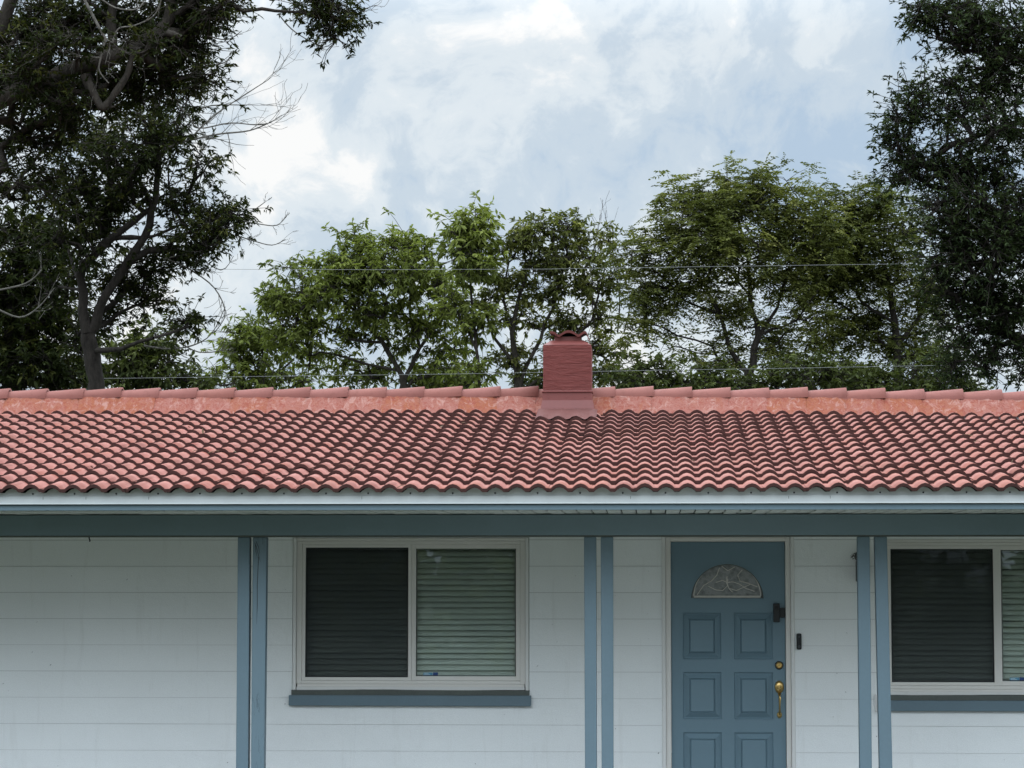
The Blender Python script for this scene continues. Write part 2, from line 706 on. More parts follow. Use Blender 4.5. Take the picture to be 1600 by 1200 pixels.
# ------------------------------------------------------------------ the house
HX0, HX1 = -8.2, 5.2            # ends of the house, beyond the frame
Y_WALL, Y_BEAM, Y_FASC, Y_BACK = 0.0, -1.45, -2.33, 7.4
house = empty('house', ((HX0 + HX1) / 2, 0, 0))
HOFF = house.location.copy()
tag(house, 'low white house with pink-red barrel tile roof and blue-grey porch posts', 'house')


class HB(MB):
    """mesh builder whose result hangs under the house at its real place"""

    def build(self, name, mat, parent=None, **k):
        o = MB.build(self, name, mat, parent or house, **k)
        if (parent is None) or (parent is house):
            o.location = -HOFF
        return o


SOFF_Z = PZ(800, 803, Y_BEAM)
# --- openings in the front wall (x0, x1, z0, z1)
WZ0, WZ1 = PZ(640, 1079, 0), PZ(640, 840, 0)
W1 = (PX(457, 960, 0), PX(827, 960, 0), WZ0, WZ1)
W2X0 = PX(1384, 960, 0) - 0.055
W2 = (W2X0, W2X0 + (W1[1] - W1[0]), PZ(1500, 1087, 0), PZ(1500, 842, 0))
DR = (PX(1040, 1000, 0), PX(1236, 1000, 0), 0.12, PZ(1138, 839, 0))
OPEN = [W1, DR, W2]
WALL_T = 0.18
# backing wall behind the block faces: strips round the openings
xs = [HX0, W1[0], W1[1], DR[0], DR[1], W2[0], W2[1], HX1]
ztop = SOFF_Z + 0.10
mb = HB()
for i in range(0, 8, 2):
    mb.box(xs[i], xs[i + 1], 0.006, WALL_T, 0.0, ztop)
for (a, b, z0, z1) in OPEN:
    if z0 > 0.3:
        mb.box(a, b, 0.006, WALL_T, 0.0, z0)
    mb.box(a, b, 0.006, WALL_T, z1, ztop)
wall = mb.build('wall', m_joint)
# block courses: rows proud of the joints
COURSE = 41.1 / 194.0
z_ref = PZ(200, 1089.7, 0)      # a joint seen in the photo
k0 = -int((z_ref - 0.0) / COURSE) - 1
rngc = random.Random(3)
gaps = [rngc.choice((0.0013, 0.0018, 0.0022, 0.0026)) for _ in range(80)]
for k in range(k0, 40):
    za, zb = z_ref + k * COURSE + gaps[k + 20], z_ref + (k + 1) * COURSE - gaps[k + 21]
    za, zb = max(za, 0.0), min(zb, ztop)
    if zb - za < 0.02:
        continue
    # spans free of openings, split by height where an opening starts inside the course
    cuts = sorted({za, zb} | {z for o in OPEN for z in (o[2], o[3]) if za + 0.004 < z < zb - 0.004})
    for c0, c1 in zip(cuts[:-1], cuts[1:]):
        zm = (c0 + c1) / 2
        x = HX0
        for (a, b, z0, z1) in OPEN + [(HX1, HX1, 0, 9)]:
            if (z0 < zm < z1) or a == HX1:
                if a - x > 0.02:
                    m2 = HB()
                    pr = 0.0 + rngc.uniform(-0.0008, 0.0008)
                    m2.box(x, a, pr, 0.0055, c0, c1)
                    m2.build('wall_course', m_wall, wall)
                x = b
# remaining shell
mb = HB()
mb.box(HX0, HX0 + WALL_T, WALL_T, Y_BACK, 0, ztop)
mb.box(HX1 - WALL_T, HX1, WALL_T, Y_BACK, 0, ztop)
mb.box(HX0 + WALL_T, HX1 - WALL_T, Y_BACK - WALL_T, Y_BACK, 0, ztop)
mb.build('outer_wall', m_wall)
mb = HB()
mb.box(HX0 + WALL_T, HX1 - WALL_T, WALL_T, Y_BACK - WALL_T, ztop - 0.14, ztop - 0.12)
mb.build('room_ceiling', m_inter)
mb = HB()
mb.box(HX0, HX1, -2.0, 0.0, -0.05, 0.12)
mb.build('porch_slab', painted('porch_paint', (0.15, 0.15, 0.145), 0.7, 0.08, bump=0.3), bevel=0.01)

# --- beam and posts
BZ0, BZ1 = PZ(800, 836.3, Y_BEAM), SOFF_Z - 0.004
mb = HB()
mb.box(HX0, HX1, Y_BEAM, Y_BEAM + 0.14, BZ0, BZ1)
mb.build('porch_beam', m_beam, bevel=0.004)
mb = HB()
mb.box(HX0, HX1, Y_BEAM + 0.01, Y_BEAM + 0.13, BZ0 - 0.012, BZ0 - 0.001)
mb.build('beam_shim', m_seal)


def post(pxt0, pxt1, pxb0, pxb1, mat):
    Yp = Y_BEAM + 0.02
    zt = BZ0 - 0.013
    a0, a1 = PX(pxt0, 838, Yp), PX(pxt1, 838, Yp)
    b0, b1 = PX(pxb0, 1200, Yp), PX(pxb1, 1200, Yp)
    zb_ = PZ(1000, 1200, Yp)
    kx = (zt - 0.12) / (zt - zb_)
    c0, c1 = a0 + (b0 - a0) * kx, a1 + (b1 - a1) * kx
    y0, y1 = Yp, Yp + 0.095
    m2 = HB()
    m2.add([(c0, y0, 0.12), (c1, y0, 0.12), (c1, y1, 0.12), (c0, y1, 0.12), (a0, y0, zt), (a1, y0, zt), (a1, y1, zt), (a0, y1, zt)],
           [(0, 3, 2, 1), (4, 5, 6, 7), (0, 1, 5, 4), (1, 2, 6, 5), (2, 3, 7, 6), (3, 0, 4, 7)])
    return m2.build('porch_post', mat, bevel=0.005)


for i, t in enumerate(((371.5, 390, 368.5, 387.5), (395, 416.5, 392, 412.5), (912.5, 931.5, 914, 932.5), (938.5, 958, 940, 958.5),
                       (1339.8, 1359, 1343.5, 1362.5), (1366.5, 1386, 1374.5, 1394.5))):
    post(*t, m_postw if i == 1 else m_blue)
crk = [o_ for o_ in house.children if o_.name.startswith('porch_post')][1]
for pts_ in (((398, 848), (401, 856), (404, 868), (407, 878)), ((400, 846), (404, 855), (406, 866)), ((404, 870), (403, 890), (402, 915), (402, 945), (401, 975)), ((399, 850), (400, 862), (402, 872))):
    mb = HB()
    mb.tube([on_plane(a, b, Y_BEAM + 0.0195) for a, b in pts_], [0.0022] * (len(pts_) - 1) + [0.0006], 5)
    mb.build('crack', m_black, crk)
# hidden pair beyond the left edge, as regular as the others
for t in ((-172, -153, -180, -161), (-148, -128, -157, -137)):
    post(*t, m_blue)

# --- eave: drip edge, white gutter board, blue fascia, soffit
zs = [PZ(800, y, Y_FASC) for y in (749, 773, 774.5, 785, 787.2, 788, 796.8, 798.6)]
mb = HB()
EAVE_Z = PZ(1016, 755.0, Y_FASC - 0.075)
X_REF = PX(64.5, 765, Y_FASC - 0.075)      # a trough between two barrels
u_ = []
for c in range(-40, 60):
    for q in (0.0, 0.11, 0.2, 0.33, 0.5, 0.67, 0.8, 0.89):
        xx = X_REF + (c + q) * 0.1525
        if HX0 - 0.3 < xx < HX1 + 0.3:
            h = 0.0 if not 0.11 < q < 0.89 else math.sin(math.pi * (q - 0.11) / 0.78) ** 0.85
            u_.append((xx, EAVE_Z + (h - 1) * 0.034 - 0.025))
for (p0, q0), (p1, q1) in zip(u_[:-1], u_[1:]):
    mb.prism_y([(p0, zs[1] - 0.02), (p1, zs[1] - 0.02), (p1, q1), (p0, q0)], Y_FASC + 0.012, Y_FASC + 0.024)
drip = mb.build('drip_edge', m_white)
mb = HB()
for k in range(-40, 40):
    x = PX(116.0, 770.5, Y_FASC) + (k - 0) * TW
    if HX0 < x < HX1:
        mb.disc_y(x, PZ(800, 770.3, Y_FASC), [(0.007, Y_FASC + 0.013), (0.006, Y_FASC + 0.006), (0.003, Y_FASC + 0.004)], 8)
o = mb.build('screws', m_black, drip)
tag(o, kind='stuff')
mb = HB()
# gutter board with a rolled lip at the bottom
mb.prism_x([(Y_FASC - 0.004, zs[3]), (Y_FASC - 0.016, zs[3] - 0.001), (Y_FASC - 0.018, zs[4] + 0.001), (Y_FASC - 0.008, zs[4]),
            (Y_FASC + 0.035, zs[4]), (Y_FASC + 0.035, zs[2]), (Y_FASC + 0.002, zs[2])][::-1], HX0 - 0.3, HX1 + 0.3)
mb.build('gutter_board', m_white)
mb = HB()
for xj in (PX(67, 780, Y_FASC), PX(134, 780, Y_FASC), PX(232, 780, Y_FASC), PX(565, 780, Y_FASC), PX(1232, 780, Y_FASC), PX(1297, 780, Y_FASC), PX(985, 780, Y_FASC)):
    mb.box(xj, xj + 0.003, Y_FASC - 0.001, Y_FASC + 0.01, zs[3] + 0.004, zs[2] - 0.004)
mb.build('board_joint', m_seal)
mb = HB()
mb.box(HX0 - 0.3, HX1 + 0.3, Y_FASC + 0.010, Y_FASC + 0.034, zs[6], zs[5])
mb.build('fascia', m_blue, bevel=0.003)
mb = HB()
mb.box(HX0 - 0.3, HX1 + 0.3, Y_FASC + 0.02, 0.0, SOFF_Z + 0.012, SOFF_Z + 0.02)
soff = mb.build('soffit', m_dark)
rngs = random.Random(5)
SP = 0.1065
x = HX0
while x < HX1:
    m2 = HB()
    dz = rngs.uniform(-0.002, 0.002)
    g = 0.009
    m2.prism_y([(x + g, SOFF_Z + dz), (x + SP - 0.002, SOFF_Z + dz + 0.002), (x + SP - 0.002, SOFF_Z + 0.011), (x + g, SOFF_Z + 0.011)],
               Y_FASC + 0.036, Y_BEAM - 0.002)
    m2.build('soffit_panel', m_soffit, soff)
    x += SP
mb = HB()
mb.box(HX0, HX1, Y_BEAM + 0.142, -0.001, SOFF_Z - 0.002, SOFF_Z + 0.010)
mb.build('porch_ceiling', m_soffit)

# --- roof
Y_CRESTS = [755.0, 743.4, 733.0, 723.8, 714.9, 706.4, 698.4, 690.4, 682.9, 675.7, 668.9, 662.4, 656.0, 650.0, 644.0, 638.0]
NROW = 16
DY = 0.3123
Y_E = Y_FASC - 0.075
T_BUTT = 0.025
AMP = 0.034
rowY = [Y_E + i * DY for i in range(NROW + 1)]
rowZ = [PZ(1016, y, Y) for y, Y in zip(Y_CRESTS, rowY)]
rowZ.append(2 * rowZ[15] - rowZ[14])
RIDGE_Y = rowY[15] + 0.30


def sag(x):
    return 0.006 * max(0.0, x + 1.5) ** 1.35 if x > -1.5 else 0.0


SEGS = 7


def wave(u):
    """height of one barrel, 0 trough to 1 crest"""
    u = u % 1.0
    w = 0.22
    v = (u - w / 2) / (1 - w)
    if v <= 0 or v >= 1:
        return 0.0
    return math.sin(math.pi * v) ** 0.85


US = [0.0, 0.11, 0.20, 0.33, 0.50, 0.67, 0.80, 0.89]
TX = [(k + u) * TW / 2 for k in range(2) for u in US] + [TW]
TZ = [wave(k + u) for k in range(2) for u in US] + [wave(0.0)]


def tile_geo(i):
    """tile of row i, origin at its front left crest height"""
    y1 = DY + 0.035
    z1 = rowZ[i + 1] - rowZ[i] - T_BUTT - 0.002 - (0.035 * 0.12)
    z1 += 0.035 * (rowZ[i + 1] - rowZ[i]) / DY
    n = len(TX)
    v, f, mi = [], [], []
    for x_, z_ in zip(TX, TZ):
        v.append((x_, 0.0, (z_ - 1) * AMP))
    for x_, z_ in zip(TX, TZ):
        v.append((x_, y1, (z_ - 1) * AMP + z1))
    for x_, z_ in zip(TX, TZ):
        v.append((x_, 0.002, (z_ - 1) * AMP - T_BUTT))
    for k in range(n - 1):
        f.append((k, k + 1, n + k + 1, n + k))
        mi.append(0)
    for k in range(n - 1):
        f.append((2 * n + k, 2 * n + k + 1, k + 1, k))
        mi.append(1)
    return v, f, mi


def tile_mesh(i):
    v, f, mi = tile_geo(i)
    me = bpy.data.meshes.new('roof_tile')
    me.from_pydata(v, [], f)
    me.materials.append(m_tile)
    me.materials.append(m_butt)
    me.polygons.foreach_set('material_index', mi)
    me.polygons.foreach_set('use_smooth', [m_ == 0 for m_ in mi])
    me.update()
    return me


# roof deck under the tiles: front slope, back slope, gables
rz_top = rowZ[15] + 0.05
mb = HB()
dz_ = AMP + T_BUTT + 0.03
prof = [(Y_FASC + 0.03, rowZ[0] - dz_ - 0.0), (RIDGE_Y, rowZ[15] - dz_ + 0.05), (2 * RIDGE_Y - Y_FASC, rowZ[0] - dz_)]
pts = prof + [(y, z - 0.03) for y, z in prof[::-1]]
mb.prism_x(pts[::-1], HX0 - 0.28, HX1 + 0.28)
roof = mb.build('roof', m_dark)
mb = HB()
for xg in (HX0 + 0.02, HX1 - 0.14):
    mb.prism_x([(Y_FASC + 0.3, SOFF_Z + 0.03), (2 * RIDGE_Y - Y_FASC - 0.3, SOFF_Z + 0.03), (RIDGE_Y, rz_top - 0.16)], xg, xg + 0.12)
mb.build('gable_wall', m_wall)
# tiles
X_REF = PX(64.5, 765, Y_E)       # a trough between two barrels
ncol0 = int(math.floor((HX0 - 0.25 - X_REF) / TW))
ncol1 = int(math.ceil((HX1 + 0.25 - X_REF) / TW))
CH_X0, CH_X1 = PX(846, 630, rowY[15] - 0.05), PX(927, 630, rowY[15] - 0.05)
meshes = [tile_mesh(i) for i in range(NROW)]
rest_v, rest_f, rest_m = [], [], []
n_ind = 0
rt = random.Random(9)
inv = Vector((0, 0, 0))
for i in range(NROW):
    for c in range(ncol0, ncol1):
        x = X_REF + c * TW
        pxl = 800 + FPX * ((CAM_M.transposed() @ (Vector((x + TW / 2, rowY[i], rowZ[i])) - CAMP)).x /
                           -(CAM_M.transposed() @ (Vector((x + TW / 2, rowY[i], rowZ[i])) - CAMP)).z)
        z = rowZ[i] - sag(x + TW / 2) * i / 15.0 + rt.uniform(-0.0024, 0.0024)
        y = rowY[i] + rt.uniform(-0.004, 0.004)
        if i >= 15 and CH_X0 - 0.30 < x < CH_X1 - 0.02:
            continue
        if -30 < pxl < 1630 and i <= 10:
            o = bpy.data.objects.new('roof_tile', meshes[i])
            o.location = (x, y, z)
            o.rotation_euler = (rt.uniform(-0.007, 0.007), rt.uniform(-0.007, 0.007), rt.uniform(-0.010, 0.010))
            o.parent = roof
            COL.objects.link(o)
            n_ind += 1
        else:
            v, f, mi = tile_geo(i)
            b = len(rest_v)
            rest_v += [(p[0] + x, p[1] + y, p[2] + z) for p in v]
            rest_f += [tuple(b + k for k in q) for q in f]
            rest_m += mi
mb = HB()
mb.v, mb.f, mb.m = rest_v, rest_f, rest_m
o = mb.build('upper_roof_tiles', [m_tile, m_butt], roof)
o.data.polygons.foreach_set('use_smooth', [m_ == 0 for m_ in rest_m])
tag(o, kind='stuff')
print('single tiles', n_ind)

# dry leaves and twigs lying on the tiles
rl = random.Random(31)
mb = HB()
for _ in range(46):
    i = rl.randrange(0, 14)
    xx = rl.uniform(-6.2, 3.2)
    if rl.random() < 0.75:
        xx = X_REF + round((xx - X_REF) / 0.1525) * 0.1525 + rl.uniform(-0.02, 0.02)
    zz = rowZ[i] + (wave((xx - X_REF) / 0.1525) - 1) * AMP + 0.012 - sag(xx) * i / 15
    yy = rowY[i] + rl.uniform(0.02, 0.12)
    if rl.random() < 0.35:
        d = Vector((rl.uniform(-1, 1), rl.uniform(-0.6, 0.6), rl.uniform(0, 0.3))).normalized() * rl.uniform(0.05, 0.10)
        p = Vector((xx, yy, zz))
        mb.tube([p - d * 0.5, p + Vector((0, 0, 0.01)), p + d * 0.5], 0.0028, 4)
    else:
        p = Vector((xx, yy, zz))
        d = Vector((rl.uniform(-1, 1), rl.uniform(-1, 1), rl.uniform(-0.1, 0.4))).normalized()
        q = d.cross(Vector((0, 0, 1))).normalized()
        L = rl.uniform(0.035, 0.06)
        mb.add([p - d * L * 0.5, p + q * L * 0.2 + Vector((0, 0, 0.008)), p + d * L * 0.5 + Vector((0, 0, 0.01)), p - q * L * 0.2 + Vector((0, 0, 0.008))], [(0, 1, 2), (0, 2, 3)])
o = MB.build(mb, 'leaf_litter', painted('dry_leaf', (0.13, 0.085, 0.045), 0.8, 0.4, bump=0))
tag(o, 'dry leaves and twigs scattered over the roof tiles', 'dry leaves', kind='stuff')

# ridge caps and the mortar they are bedded in
CAPW = 59.9 / FPX * (RIDGE_Y - CAMP.y) * 1.0
xc0 = PX(124.5, 615, RIDGE_Y)
rc = random.Random(4)
capm = []
nseg = 9
for var in range(3):
    v, f = [], []
    L = CAPW + 0.05
    for e_, (xx, rr, zz) in enumerate(((0.0, 0.074, 0.000), (L * 0.5, 0.079, 0.010), (L, 0.085, 0.021))):
        for k in range(nseg + 1):
            w = math.pi * (-0.06 + 1.12 * k / nseg)
            v.append((xx, math.cos(w) * rr * 1.25, zz + math.sin(w) * rr))
    n = nseg + 1
    for e_ in range(2):
        for k in range(nseg):
            f.append((e_ * n + k, e_ * n + k + 1, (e_ + 1) * n + k + 1, (e_ + 1) * n + k))
    # thick end
    b = len(v)
    for k in range(n):
        w = math.pi * (-0.06 + 1.12 * k / nseg)
        v.append((L, math.cos(w) * 0.066 * 1.25, 0.021 + math.sin(w) * 0.066))
    for k in range(nseg):
        f.append((2 * n + k, 2 * n + k + 1, b + k + 1, b + k))
    me = bpy.data.meshes.new('ridge_cap')
    me.from_pydata(v, [], f)
    me.materials.append(m_cap)
    me.polygons.foreach_set('use_smooth', [True] * len(me.polygons))
    me.update()
    capm.append(me)
    break
zcap = PZ(500, 622.5, RIDGE_Y)
chx = (CH_X0 + CH_X1) / 2
k = int((HX0 - xc0) / CAPW) - 1
while xc0 + k * CAPW < HX1 + 0.3:
    x = xc0 + k * CAPW
    k += 1
    z = zcap - sag(x) + rc.uniform(-0.004, 0.004)
    o = bpy.data.objects.new('ridge_cap', capm[0])
    o.location = (x, RIDGE_Y + rc.uniform(-0.006, 0.006), z)
    o.rotation_euler = (0, rc.uniform(-0.008, 0.008), rc.uniform(-0.012, 0.012))
    o.parent = roof
    COL.objects.link(o)
    # mortar bed under this cap, an uneven hand-trowelled face
    m2 = HB()
    nx, nz = 10, 4
    yb, zb_ = rowY[15] + 0.035, rowZ[15] - 0.05 - sag(x)
    zt = z + 0.012
    vs_ = []
    for a in range(nx + 1):
        for b in range(nz + 1):
            t = b / nz
            edge = 0.010 if a in (0, nx) else 0.0
            vs_.append((x + 0.02 + (CAPW + 0.008) * a / nx, yb + t * (RIDGE_Y - 0.088 - rowY[15] - 0.035) + edge + rc.uniform(-0.006, 0.006), zb_ + (zt - zb_) * t + (rc.uniform(-0.004, 0.004) if 0 < b < nz else 0)))
    fs = [(a * (nz + 1) + b, (a + 1) * (nz + 1) + b, (a + 1) * (nz + 1) + b + 1, a * (nz + 1) + b + 1) for a in range(nx) for b in range(nz)]
    m2.add(vs_, fs)
    m2.build('mortar_bed', m_mortar, roof, smooth=True)
mb = HB()
mb.box(HX0 - 0.27, HX1 + 0.27, RIDGE_Y - 0.075, RIDGE_Y + 0.10, rowZ[15] - 0.1, zcap - 0.05)
mb.build('ridge_core', m_dark, roof)

# --- chimney
YC = rowY[15] + 0.02              # its front face
x0, x1 = PX(848.5, 580, YC), PX(924, 580, YC)
zc0, zc1, zc2 = PZ(886, 640, YC), PZ(886, 539, YC), PZ(886, 532.5, YC)
dep = x1 - x0
ch = HB()
nX, nZ = 12, 26
rs = random.Random(8)
ch.box(x0, x1, YC, YC + dep, zc0 - 0.3, zc1)
chim = ch.build('chimney', m_stack, bevel=0.008)
mb = HB()
xi0, xi1 = PX(866, 530, YC + 0.06), PX(908, 530, YC + 0.06)
mb.add([(x0, YC, zc1 + 0.001), (x1, YC, zc1 + 0.001), (x1, YC + dep, zc1 + 0.001), (x0, YC + dep, zc1 + 0.001),
        (x0 + 0.075, YC + 0.075, zc2 + 0.012), (x1 - 0.075, YC + 0.075, zc2 + 0.012), (x1 - 0.075, YC + dep - 0.075, zc2 + 0.012), (x0 + 0.075, YC + dep - 0.075, zc2 + 0.012)],
       [(4, 5, 6, 7), (0, 1, 5, 4), (1, 2, 6, 5), (2, 3, 7, 6), (3, 0, 4, 7)])
mb.build('chimney_crown', m_flash, chim)
zf = PZ(886, 526.0, YC + 0.1)
mb = HB()
for (a, b, c, d) in ((xi0, xi1, YC + 0.09, YC + 0.13), (xi0, xi1, YC + dep - 0.13, YC + dep - 0.09), (xi0, xi0 + 0.04, YC + 0.13, YC + dep - 0.13), (xi1 - 0.04, xi1, YC + 0.13, YC + dep - 0.13)):
    mb.box(a, b, c, d, zc2 + 0.005, zf)
mb.build('flue', m_flash, chim)
mb = HB()
mb.box(xi0 + 0.041, xi1 - 0.041, YC + 0.20, YC + dep - 0.131, zc2, zf + 0.035)  # near-black box in the hollow flue, standing in for its inner shade
mb.build('flue_shade_box', m_dark, chim)
# cap tile: two barrels laid across the flue
xk0, xk1 = PX(859.0, 520, YC), PX(920.0, 520, YC)
zk = PZ(888, 515.5, YC)
mb = HB()
NP = 30
top, bot = [], []
for kk in range(NP + 1):
    u = kk / NP
    xx = xk0 + (xk1 - xk0) * u
    # half barrel, full barrel in the middle, half barrel
    h = 0.046 * (max(0.10, abs(math.cos(math.pi * (u - 0.48) / 0.50))) ** 0.9 - 1)
    if u < 0.08:
        h -= (0.08 - u) * 0.10
    if u > 0.92:
        h -= (u - 0.92) * 0.9
    top.append((xx, zk + h))
    bot.append((xx, zk + h - 0.022))
for kk in range(NP):
    y0, y1 = YC + 0.03, YC + dep - 0.03
    (a, za), (b, zb_) = top[kk], top[kk + 1]
    (a, zc_), (b, zd) = bot[kk], bot[kk + 1]
    mb.add([(a, y0, za), (b, y0, zb_), (b, y1, zb_ + 0.015), (a, y1, za + 0.015), (a, y0, zc_), (b, y0, zd), (b, y1, zd + 0.015), (a, y1, zc_ + 0.015)],
           [(0, 1, 2, 3), (7, 6, 5, 4), (4, 5, 1, 0), (6, 7, 3, 2)])
    if kk == 0:
        mb.add([(a, y0, za), (a, y1, za + 0.015), (a, y1, zc_ + 0.015), (a, y0, zc_)], [(0, 1, 2, 3)])
    if kk == NP - 1:
        mb.add([(b, y0, zb_), (b, y1, zb_ + 0.015), (b, y1, zd + 0.015), (b, y0, zd)], [(3, 2, 1, 0)])
mb.build('cap_tile', painted('cap_tile_paint', (0.115, 0.036, 0.032), 0.7, 0.2, bump=0.4, bscale=60, spec=0.15), chim)
# sheet flashing round the foot, two laps and a turned-out skirt
z_a, z_b, z_c, z_d = PZ(886, 611, YC), PZ(886, 626.5, YC), PZ(886, 638.5, YC - 0.02), PZ(886, 641.5, YC - 0.05)
mb = HB()
mb.box(x0 - 0.006, x1 + 0.006, YC - 0.009, YC + dep + 0.01, z_b, z_a - 0.012)
mb.box(x0 - 0.012, x1 + 0.012, YC - 0.022, YC + dep + 0.016, z_a - 0.0118, z_a + 0.004)
fl = mb.build('flashing', m_flash, chim, bevel=0.003)
mb = HB()
e1, e2 = 0.010, 0.030
mb.add([(x0 - e1, YC - 0.013, z_b + 0.006), (x1 + e1, YC - 0.013, z_b + 0.006), (x1 + e1, YC + dep, z_b + 0.006), (x0 - e1, YC + dep, z_b + 0.006),
        (x0 - e2 + 0.01, YC - 0.030, z_c), (x1 + e2 - 0.005, YC - 0.030, z_c), (x1 + e2, YC + dep, z_c), (x0 - e2, YC + dep, z_c),
        (x0 - e2 - 0.008, YC - 0.062, z_d), (x1 + e2 + 0.006, YC - 0.062, z_d), (x1 + e2 + 0.01, YC + dep, z_d), (x0 - e2 - 0.01, YC + dep, z_d)],
       [(0, 1, 5, 4), (1, 2, 6, 5), (3, 0, 4, 7), (4, 5, 9, 8), (5, 6, 10, 9), (7, 4, 8, 11), (3, 2, 1, 0)])
mb.build('skirt_flashing', m_flash, chim, bevel=0.0)
mb = HB()
for xr in (857, 885, 914):
    mb.disc_y(PX(xr, 620, YC), PZ(886, 620.5, YC), [(0.006, YC - 0.008), (0.005, YC - 0.013)], 8)
mb.build('rivets', m_flash, chim)
# apron of dark mortar below the skirt
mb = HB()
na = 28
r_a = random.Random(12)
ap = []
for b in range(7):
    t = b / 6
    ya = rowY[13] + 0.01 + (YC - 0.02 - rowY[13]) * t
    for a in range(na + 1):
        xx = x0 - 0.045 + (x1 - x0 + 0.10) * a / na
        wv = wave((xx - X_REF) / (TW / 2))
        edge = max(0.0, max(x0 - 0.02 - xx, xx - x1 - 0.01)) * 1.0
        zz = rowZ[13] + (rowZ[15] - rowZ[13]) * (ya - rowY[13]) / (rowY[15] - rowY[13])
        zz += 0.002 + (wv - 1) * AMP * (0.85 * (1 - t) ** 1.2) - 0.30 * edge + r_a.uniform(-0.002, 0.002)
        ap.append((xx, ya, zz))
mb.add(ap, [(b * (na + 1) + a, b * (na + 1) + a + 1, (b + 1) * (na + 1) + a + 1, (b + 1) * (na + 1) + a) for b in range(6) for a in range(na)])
mb.build('apron_mortar', painted('apron_paint', (0.12, 0.046, 0.040), 0.8, 0.2, bump=0.5, bscale=40, bdist=0.008, spec=0.15), chim, smooth=True)

